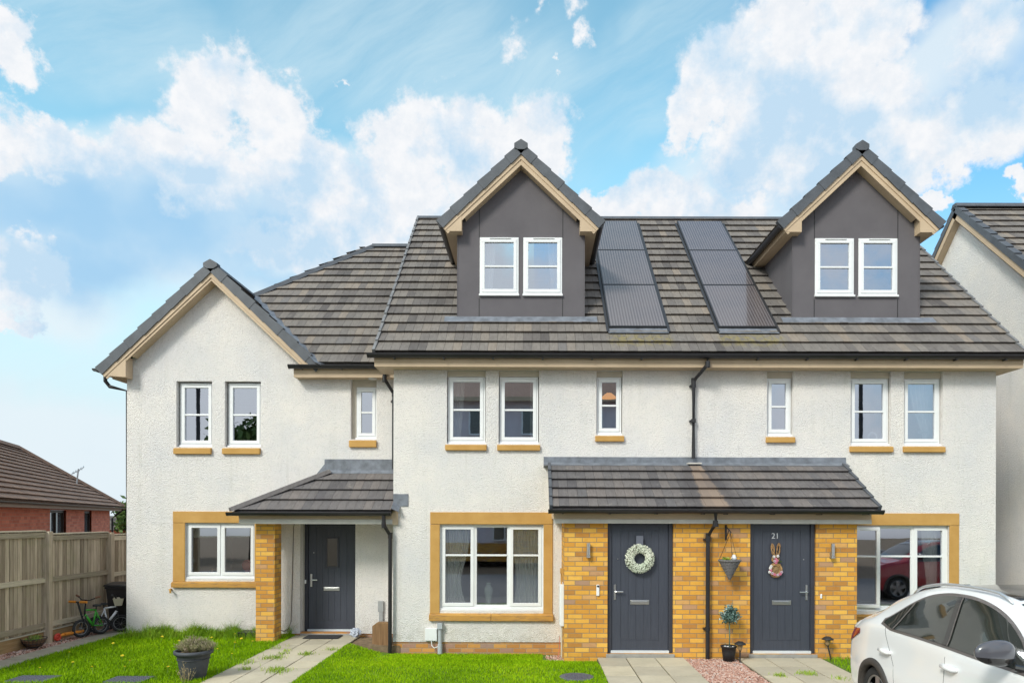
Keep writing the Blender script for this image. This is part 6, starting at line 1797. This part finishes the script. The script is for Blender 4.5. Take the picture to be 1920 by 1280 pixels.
def make_car(cx, yrear, label, paint, zoff=0.0, flip=1):
    """car pointing towards -Y, its rear bumper at yrear"""
    t = thing('parked_car', label, 'car', (cx, yrear - 2.1, zoff))
    X = lambda q, s, z: (cx + q, yrear - s * flip, z + zoff)
    SS = np.unique(np.r_[np.linspace(0, .2, 8), np.linspace(.2, 4.0, 96), np.linspace(4.0, 4.18, 7)])
    D = np.array([dense(s) for s in SS]); b = MB(); n = len(SS); vs = []
    for i in range(n):
        for j in range(NPROF): vs.append(X(-D[i, j, 0], SS[i], D[i, j, 1]))
        for j in range(NPROF): vs.append(X(D[i, j, 0], SS[i], D[i, j, 1]))
    fs = []; ms = []
    for i in range(n - 1):
        for side in (0, 1):
            for j in range(NPROF - 1):
                sm = (SS[i] + SS[i + 1]) / 2; zm = (D[i, j, 1] + D[i, j + 1, 1] + D[i + 1, j, 1] + D[i + 1, j + 1, 1]) / 4; qm = (D[i, j, 0] + D[i, j + 1, 0]) / 2
                if qm > .55 and any(math.hypot(sm - ws, zm - wz) < .345 for ws, wz in WH): continue
                o_ = side * NPROF; a = i * 2 * NPROF + o_ + j; c = (i + 1) * 2 * NPROF + o_ + j
                f = (a, a + 1, c + 1, c) if side == 0 else (a, c, c + 1, a + 1)
                fs.append(f)
    b.add(vs, fs, 0)
    for i, rev in ((0, 0), (n - 1, 1)):      # end caps
        a = [i * 2 * NPROF + j for j in range(NPROF)]; c = [i * 2 * NPROF + NPROF + j for j in range(NPROF)]
        for j in range(NPROF - 1): b.f.append((a[j], c[j], c[j + 1], a[j + 1]) if rev else (a[j], a[j + 1], c[j + 1], c[j])); b.m.append(0); b.c.append(.5)
    body = b.build('body', paint, t, smooth=True)
    def patch(name, curve_lo, curve_hi, s0, s1, off, mt, parent=t, ns=40, nz=8, sides=(-1, 1)):
        b = MB()
        for sd in sides:
            vs = []
            for i in range(ns + 1):
                s = s0 + (s1 - s0) * i / ns; lo, hi = curve_lo(s), curve_hi(s)
                for j in range(nz + 1):
                    z = lo + (hi - lo) * j / nz; vs.append(X(sd * (q_at(s, z) + off), s, z + off * .8))
            fs = [(i * (nz + 1) + j, i * (nz + 1) + j + 1, (i + 1) * (nz + 1) + j + 1, (i + 1) * (nz + 1) + j) for i in range(ns) for j in range(nz)]
            if sd > 0: fs = [f[::-1] for f in fs]
            b.add(vs, fs)
        return b.build(name, mt, parent, smooth=True, split=cx)
    lo_p = np.array([(.83, 1.105), (1.05, 1.072), (1.5, 1.075), (1.95, 1.07), (2.5, 1.055), (2.98, 1.045)]); hi_p = np.array([(.83, 1.115), (.97, 1.205), (1.12, 1.305), (1.35, 1.41), (1.6, 1.465), (1.85, 1.482), (2.1, 1.472), (2.35, 1.425), (2.55, 1.35), (2.75, 1.235), (2.98, 1.055)])
    lo = lambda s: float(np.interp(s, *lo_p.T)); hi = lambda s: float(catmull(hi_p, [s])[0][0])
    e = .022
    patch('window_trim', lambda s: lo(min(max(s, .83), 2.98)) - e, lambda s: hi(min(max(s, .83), 2.98)) + e * 1.2, .83 - e, 2.98 + e, .0035, M['cartrim'], body)
    patch('side_window', lo, hi, .85, 2.96, .0065, M['carglass_dark'], body)
    def pillar(sb, st_, w, nm, mt, off=.009):
        b = MB()
        for sd in (-1, 1):
            vs = []
            for j in range(9):
                f = j / 8; s = sb + (st_ - sb) * f; z = lo(s) + (hi(s) - lo(s)) * f
                for dd in (-w, w): vs.append(X(sd * (q_at(s + dd, z) + off + .004), s + dd, z + off * .9))
            b.add(vs, [(2 * j, 2 * j + 1, 2 * j + 3, 2 * j + 2) for j in range(8)])
        b.build(nm, mt, body, split=cx)
    pillar(1.97, 1.86, .035, 'door_pillar', M['gloss_black']); pillar(2.012, 1.90, .008, 'door_pillar', M['cartrim'], .010); pillar(1.10, 1.22, .012, 'door_pillar', M['cartrim'])
    def seam(pts_, w=.0035):
        b = MB()
        for sd in (-1, 1):
            P_ = []
            for k in range(len(pts_) - 1):
                for f in np.linspace(0, 1, 8, endpoint=False):
                    s = pts_[k][0] + (pts_[k + 1][0] - pts_[k][0]) * f; z = pts_[k][1] + (pts_[k + 1][1] - pts_[k][1]) * f; P_.append(X(sd * (q_at(s, z) - .0012), s, z))
            b.tube(P_, w, 4)
        return b.build('door_seam', M['black'], body, split=cx)
    seam([(.92, 1.09), (.98, .98), (1.16, .72), (1.20, .34)]); seam([(2.0, 1.06), (2.0, .34)]); seam([(2.98, 1.03), (3.02, .80), (3.0, .34)]); 
    def handle(s, z):
        b = MB()
        for sd in (-1, 1):
            q = q_at(s, z) + .0; P_ = [X(sd * (q - .004), s - .10, z), X(sd * (q + .030), s - .075, z + .002), X(sd * (q + .036), s, z), X(sd * (q + .030), s + .075, z - .002), X(sd * (q - .004), s + .10, z - .004)]
            b.tube(P_, [.014, .024, .026, .024, .014], 10)
            P2 = X(sd * (q - .004), s, z)
            b.lathe([(0, 0), (.0, 0)], P2[0], P2[1], 4, z0=P2[2])
        b.build('door_handle', paint, body, smooth=True, split=cx)
    handle(1.0, .835); handle(2.09, .90)
    # cladding round the arches and along the sill
    for (ws, wz) in WH:
        b = MB()
        for sd in (-1, 1):
            for (r0, r1, o0, o1) in ((.325, .395, .020, .006),):
                vs = []
                K = 36
                for k in range(K + 1):
                    a = -.25 + (math.pi + .5) * k / K
                    for (r_, off) in ((r0, -.05), (r0, .022), ((r0 + r1) / 2, .020), (r1 - .006, .012), (r1, -.004)):
                        s = ws + math.cos(a) * r_; z = wz + math.sin(a) * r_
                        s_c = min(max(s, .02), 4.16); z_c = max(z, .24); vs.append(X(sd * (q_at(s_c, z_c) + off), s_c, z))
                fs = [(k * 5 + j, k * 5 + j + 1, (k + 1) * 5 + j + 1, (k + 1) * 5 + j) for k in range(K) for j in range(4)]
                b.add(vs, fs)
        b.build('arch_cladding', M['cladding'], body, smooth=True, split=cx)
        b = MB()
        for sd in (-1, 1):
            vs = []; K = 24
            for k in range(K + 1):
                a = -.3 + (math.pi + .6) * k / K
                for q in (.55, .88 if ws < 2 else .88): vs.append(X(sd * q, ws + math.cos(a) * .355, wz + math.sin(a) * .355))
            b.add(vs, [(2 * k, 2 * k + 1, 2 * k + 3, 2 * k + 2) for k in range(K)])
            c0 = X(sd * .54, ws, wz); b.add([(c0[0], c0[1] - .4, c0[2] - .3), (c0[0], c0[1] + .4, c0[2] - .3), (c0[0], c0[1] + .4, c0[2] + .4), (c0[0], c0[1] - .4, c0[2] + .4)], [(0, 1, 2, 3)])
        b.build('wheel_liner', M['black'], body, split=cx)
        for sd in (-1, 1):
            b = MB(); cX, cY, cZ_ = X(sd * .76, ws, wz); R_ = .325
            pr_ = [(.215, -.10), (.285, -.105), (.302, -.08), (.308, 0), (.302, .08), (.285, .10), (.215, .095)]
            vs = []; K = 40
            for (r_, o_) in pr_:
                for k in range(K):
                    a = 6.2832 * k / K; vs.append((cX + sd * o_, cY + math.cos(a) * r_, cZ_ + math.sin(a) * r_))
            fs = [(i * K + k, i * K + (k + 1) % K, (i + 1) * K + (k + 1) % K, (i + 1) * K + k) for i in range(len(pr_) - 1) for k in range(K)]
            b.add(vs, fs); tyre = b.build('wheel', M['rubber'], t, smooth=True)
            b = MB(); b.torus((cX + sd * .085, cY, cZ_), .208, .012, (1, 0, 0), 36, 8); b.tube([(cX + sd * .05, cY, cZ_), (cX + sd * .09, cY, cZ_)], .045, 16)
            for k in range(5):
                a = k * 1.2566 + .3; u = Vector((0, math.cos(a), math.sin(a))); v = Vector((0, -math.sin(a), math.cos(a)))
                O = Vector((cX + sd * .06, cY, cZ_)); b.prism([O + v * -.035, O + v * .035, O + u * .205 + v * .045, O + u * .205 + v * .015, O + u * .205 - v * .015, O + u * .205 - v * .045], (sd * .022, 0, 0))
            b.tube([(cX - sd * .02, cY, cZ_), (cX - sd * .01, cY, cZ_)], .20, 24)
            b.build('rim', M['alloy'], tyre)
    b = MB()
    for sd in (-1, 1):
        vs = []; 
        ss = np.linspace(1.13, 2.98, 20)
        for s in ss:
            for (z, off) in ((.235, .0), (.26, .014), (.36, .014), (.385, .001)): vs.append(X(sd * (q_at(s, max(z, .24)) + off), s, z))
        b.add(vs, [(k * 4 + j, k * 4 + j + 1, (k + 1) * 4 + j + 1, (k + 1) * 4 + j) for k in range(19) for j in range(3)])
    b.build('sill_cladding', M['cladding'], body, smooth=True, split=cx)
    # mirrors
    b = MB(); c2 = MB()
    for sd in (-1, 1):
        s, z = 2.88, 1.17; q = 1.02
        bm2 = bmesh.new(); bmesh.ops.create_uvsphere(bm2, u_segments=20, v_segments=12, radius=1)
        vv = []
        for v in bm2.verts:
            x_, y_, z_ = v.co
            px_ = .155 * x_ ; hh = .098 * (1 - .18 * x_)
            yy = y_ * .075 if y_ < 0 else y_ * .045
            vv.append(X(sd * (q + px_), s - yy * -1, z + .012 + hh * (abs(z_) ** .8) * (1 if z_ > 0 else -1)))
        up = [f for f in bm2.faces if f.calc_center_median().z > -.15]; dn = [f for f in bm2.faces if f.calc_center_median().z <= -.15]
        b.add(vv, [tuple(v.index for v in f.verts) for f in up], 0); b.add(vv, [tuple(v.index for v in f.verts) for f in dn], 1); bm2.free()
        c2.tube([X(sd * .80, s + .05, 1.06), X(sd * .88, s + .01, 1.075)], [.03, .025], 8)
    b.build('door_mirror', [M['mirror_shell'], M['gloss_black']], t, smooth=True, split=cx); c2.build('mirror_arm', M['gloss_black'], t, split=cx)
    # roof rails
    b = MB()
    for sd in (-1, 1):
        P_ = []
        for s in np.linspace(.98, 2.45, 18):
            f = (s - .98) / 1.47; hgt = .045 * min(1, f / .1, (1 - f) / .1) ** .6 if 0 < f < 1 else 0
            zt = catmull(ST, [s])[0][0]; P_.append(X(sd * (.585), s, zt - .045 + hgt))
        b.tube(P_, [.010] + [.014] * 16 + [.008], 8)
    b.build('roof_rail', M['rail_metal'], body, smooth=True, split=cx)
    # windscreen, rear glass, roof front, lamps
    def panel(name, s0, s1, k, mt, off=.004, ns=24, zmin=None, q0=0):
        b = MB(); vs = []; nn = 16
        for i in range(ns + 1):
            s = s0 + (s1 - s0) * i / ns; d = dense(s); half = d[::-1]
            qm = k(s); qs = np.linspace(-qm, qm, 2 * nn + 1)
            zq = [float(np.interp(abs(q), half[:, 0][:NPROF // 2], half[:, 1][:NPROF // 2])) for q in qs]
            for q, z in zip(qs, zq): vs.append(X(q, s, z + off))
        W_ = 2 * nn + 1
        b.add(vs, [(i * W_ + j, i * W_ + j + 1, (i + 1) * W_ + j + 1, (i + 1) * W_ + j) for i in range(ns) for j in range(W_ - 1)])
        return b.build(name, mt, body, smooth=True)
    panel('windscreen', 2.50, 3.24, lambda s: catmull(ST, [s])[0][3] * .93, M['carglass_dark'], .005)
    panel('roof_glass', 1.62, 2.44, lambda s: .52, M['gloss_black'], .004)
    panel('rear_window', .30, .60, lambda s: catmull(ST, [s])[0][3] * .90, M['carglass_dark'], .006)
    b = MB(); zr_ = 1.375
    b.prism([X(-.55, .47, 1.190), X(-.55, .40, 1.20), X(-.55, .58, 1.292), X(-.55, .82, 1.385)], (1.10, 0, 0)); b.build('spoiler', paint, body, bevel=.008)
    b = MB(); zt = catmull(ST, [.95])[0][0]; p0 = X(0, .78, zt - .03)
    b.prism([X(-.015, .82, zt - .015), X(-.015, .88, zt + .055), X(-.015, .93, zt + .06), X(-.015, 1.10, zt + .0)], (.03, 0, 0)); b.build('aerial_fin', M['gloss_black'], body)
    b = MB()
    for sd in (-1, 1):
        vs = []; ns_, nz_ = 10, 5
        for i in range(ns_ + 1):
            s = .03 + .34 * i / ns_; f = i / ns_; l_ = .77 + .15 * f; h_ = .935 + .035 * f
            for j in range(nz_ + 1):
                z = l_ + (h_ - l_) * j / nz_; vs.append(X(sd * (q_at(s, z) + .010), s, z))
        b.add(vs, [(i * (nz_ + 1) + j, i * (nz_ + 1) + j + 1, (i + 1) * (nz_ + 1) + j + 1, (i + 1) * (nz_ + 1) + j) for i in range(ns_) for j in range(nz_)])
        b.box(*[q for q in (cx + sd * .50, cx + sd * .76, yrear - .03 * flip, yrear - .10 * flip, .82 + zoff, .93 + zoff)])
    b.build('tail_light', M['taillight'], body, smooth=True, split=cx)
    b = MB()
    for sd in (-1, 1):
        vs = []
        for i in range(9):
            s = 3.85 + .25 * i / 8
            for z in (.66, .70, .75): vs.append(X(sd * (q_at(s, z) + .006), s, z))
        b.add(vs, [(i * 3 + j, i * 3 + j + 1, (i + 1) * 3 + j + 1, (i + 1) * 3 + j) for i in range(8) for j in range(2)])
    b.build('headlight', M['alloy'], body, smooth=True, split=cx)
    b = MB(); b.box(cx - .62, cx + .62, yrear + .004 * flip, yrear - .12 * flip, .26 + zoff, .46 + zoff); b.build('rear_bumper', M['cladding'], body, bevel=.02)
    b = MB(); b.box(cx - .55, cx + .55, yrear - 4.19 * flip, yrear - 4.10 * flip, .30 + zoff, .52 + zoff); b.build('front_grille', M['gloss_black'], body, bevel=.02)
    b = MB(); b.box(cx - .26, cx + .26, yrear + .012 * flip, yrear + .0 * flip, .62 + zoff, .73 + zoff); b.build('number_plate', mat('plate_yellow', base=(.75, .6, .05)) if 'plate_yellow' not in bpy.data.materials else bpy.data.materials['plate_yellow'], body)
    return t
def _paint(c):
    return lambda g: (g.color(c), g.rough(.28), g.bump(g.noise(1.5, 2), .02, .01))
M['carwhite'] = mat('white_car_paint', base=(.85, .85, .86), rough=.25, coat=1.0)
M['carred'] = mat('red_car_paint', base=(.45, .01, .03), rough=.25, coat=1.0)
M['cartrim'] = mat('taupe_window_trim', base=(.16, .14, .135), rough=.3, metal=.3)
M['gloss_black'] = mat('gloss_black', base=(.02, .018, .018), rough=.15, coat=.6)
M['mirror_shell'] = mat('grey_mirror_shell', base=(.085, .085, .10), rough=.25, coat=.8)
M['cladding'] = mat('dark_cladding', build=_soft((.055, .048, .045), .15, 30, .6, .2))
M['alloy'] = mat('alloy', base=(.35, .35, .36), rough=.3, metal=.8)
M['rail_metal'] = mat('silver_rail', base=(.62, .64, .67), rough=.3, metal=.6)
M['taillight'] = mat('tail_light_red', base=(.38, .02, .012), rough=.12, coat=1)
def _dglass(g):
    g.color(g.ramp(g.noise(2.5, 4), [(.3, (.018, .022, .02)), (.7, (.035, .04, .036))])); g.rough(.03)
M['carglass_dark'] = mat('dark_car_glass', build=_dglass, spec=.9, coat=.35)
make_car(4.50, 8.10, 'white hatchback with black door mirror and silver roof rails parked at the right edge', M['carwhite'])

# ================================================================== ACROSS THE STREET (mirrored in the glass)
rc = make_car(11.1, 6.7, 'red hatchback parked beyond the right edge of the picture', M['carred'], -.02)
rc.rotation_euler = (0, 0, R(-90))
oh = thing('opposite_house', 'grey house across the street, mirrored in the windows', 'house', (0, -10, 0))
M['mauve'] = mat('mauve_render', build=_soft((.74, .66, .69), .08, 2, .9))
b = MB(); b.box(-6.9, 6.5, -18, -10, 0, 8.05); b.build('wall', M['mauve'], oh)
b = MB(); b.prism([(-7.2, -9.6, 7.95), (-7.2, -14, 9.6), (-7.2, -18.4, 7.95)], (14.1, 0, 0)); b.build('roof', M['browntile'], oh)
b = MB(); b.box(-7.2, 6.9, -9.62, -9.45, 7.8, 8.0); b.build('fascia', M['fascia'], oh)
for (x, z) in ((-6, 6.2), (-3.2, 6.2), (-.6, 6.2), (2.2, 6.2), (4.6, 6.2), (-3.2, 3.5), (-.6, 3.5), (2.2, 3.5), (-5.5, 1), (-2, 1), (3.5, 1)):
    b = MB(); frame_box(b, x, x + 1.2, z, z + 1.3, -10, -9.92, .08); b.box(x + .56, x + .64, -10, -9.93, z + .08, z + 1.22); fo = b.build('window', M['upvc'], oh)
    b = MB(); b.poly([(x + .08, -9.96, z + .08), (x + 1.12, -9.96, z + .08), (x + 1.12, -9.96, z + 1.22), (x + .08, -9.96, z + 1.22)]); b.build('pane', M['carglass_dark'], fo)
b = MB(); b.box(-6.9, 6.5, -9.995, -9.93, 0, .9); b.box(-1.2, 1.0, -9.995, -8.8, 0, 2.4); b.build('brick_base', M['brick'], oh)
for (x, y, lab) in ((-14.2, -3.5, 'tall lamp post across the street on the left'), (13.05, -3.5, 'tall lamp post across the street on the right')):
    t = thing('lamp_post', lab, 'lamp post', (x, y, 0), 'street lamp posts')
    b = MB(); b.lathe([(.11, 0), (.11, 1.2), (.085, 1.25), (.075, 8)], x, y, 14); b.tube([(x, y, 8), (x, y + .3, 8.3), (x, y + 1.0, 8.35)], .04, 8); b.build('pole', M['black'], t)
    b = MB(); b.box(x - .12, x + .12, y + .9, y + 1.5, 8.28, 8.42); b.build('lamp_head', M['cladding'], t, bevel=.03)
tree(-15.3, -12, 7.2, 2.1, 'broad green tree across the street on the left', 31, 4500, .22, 'trees across the street')
tree(-22, -16, 6.6, 3.6, 'lower green tree across the street, further left', 33, 4500, .25, 'trees across the street')
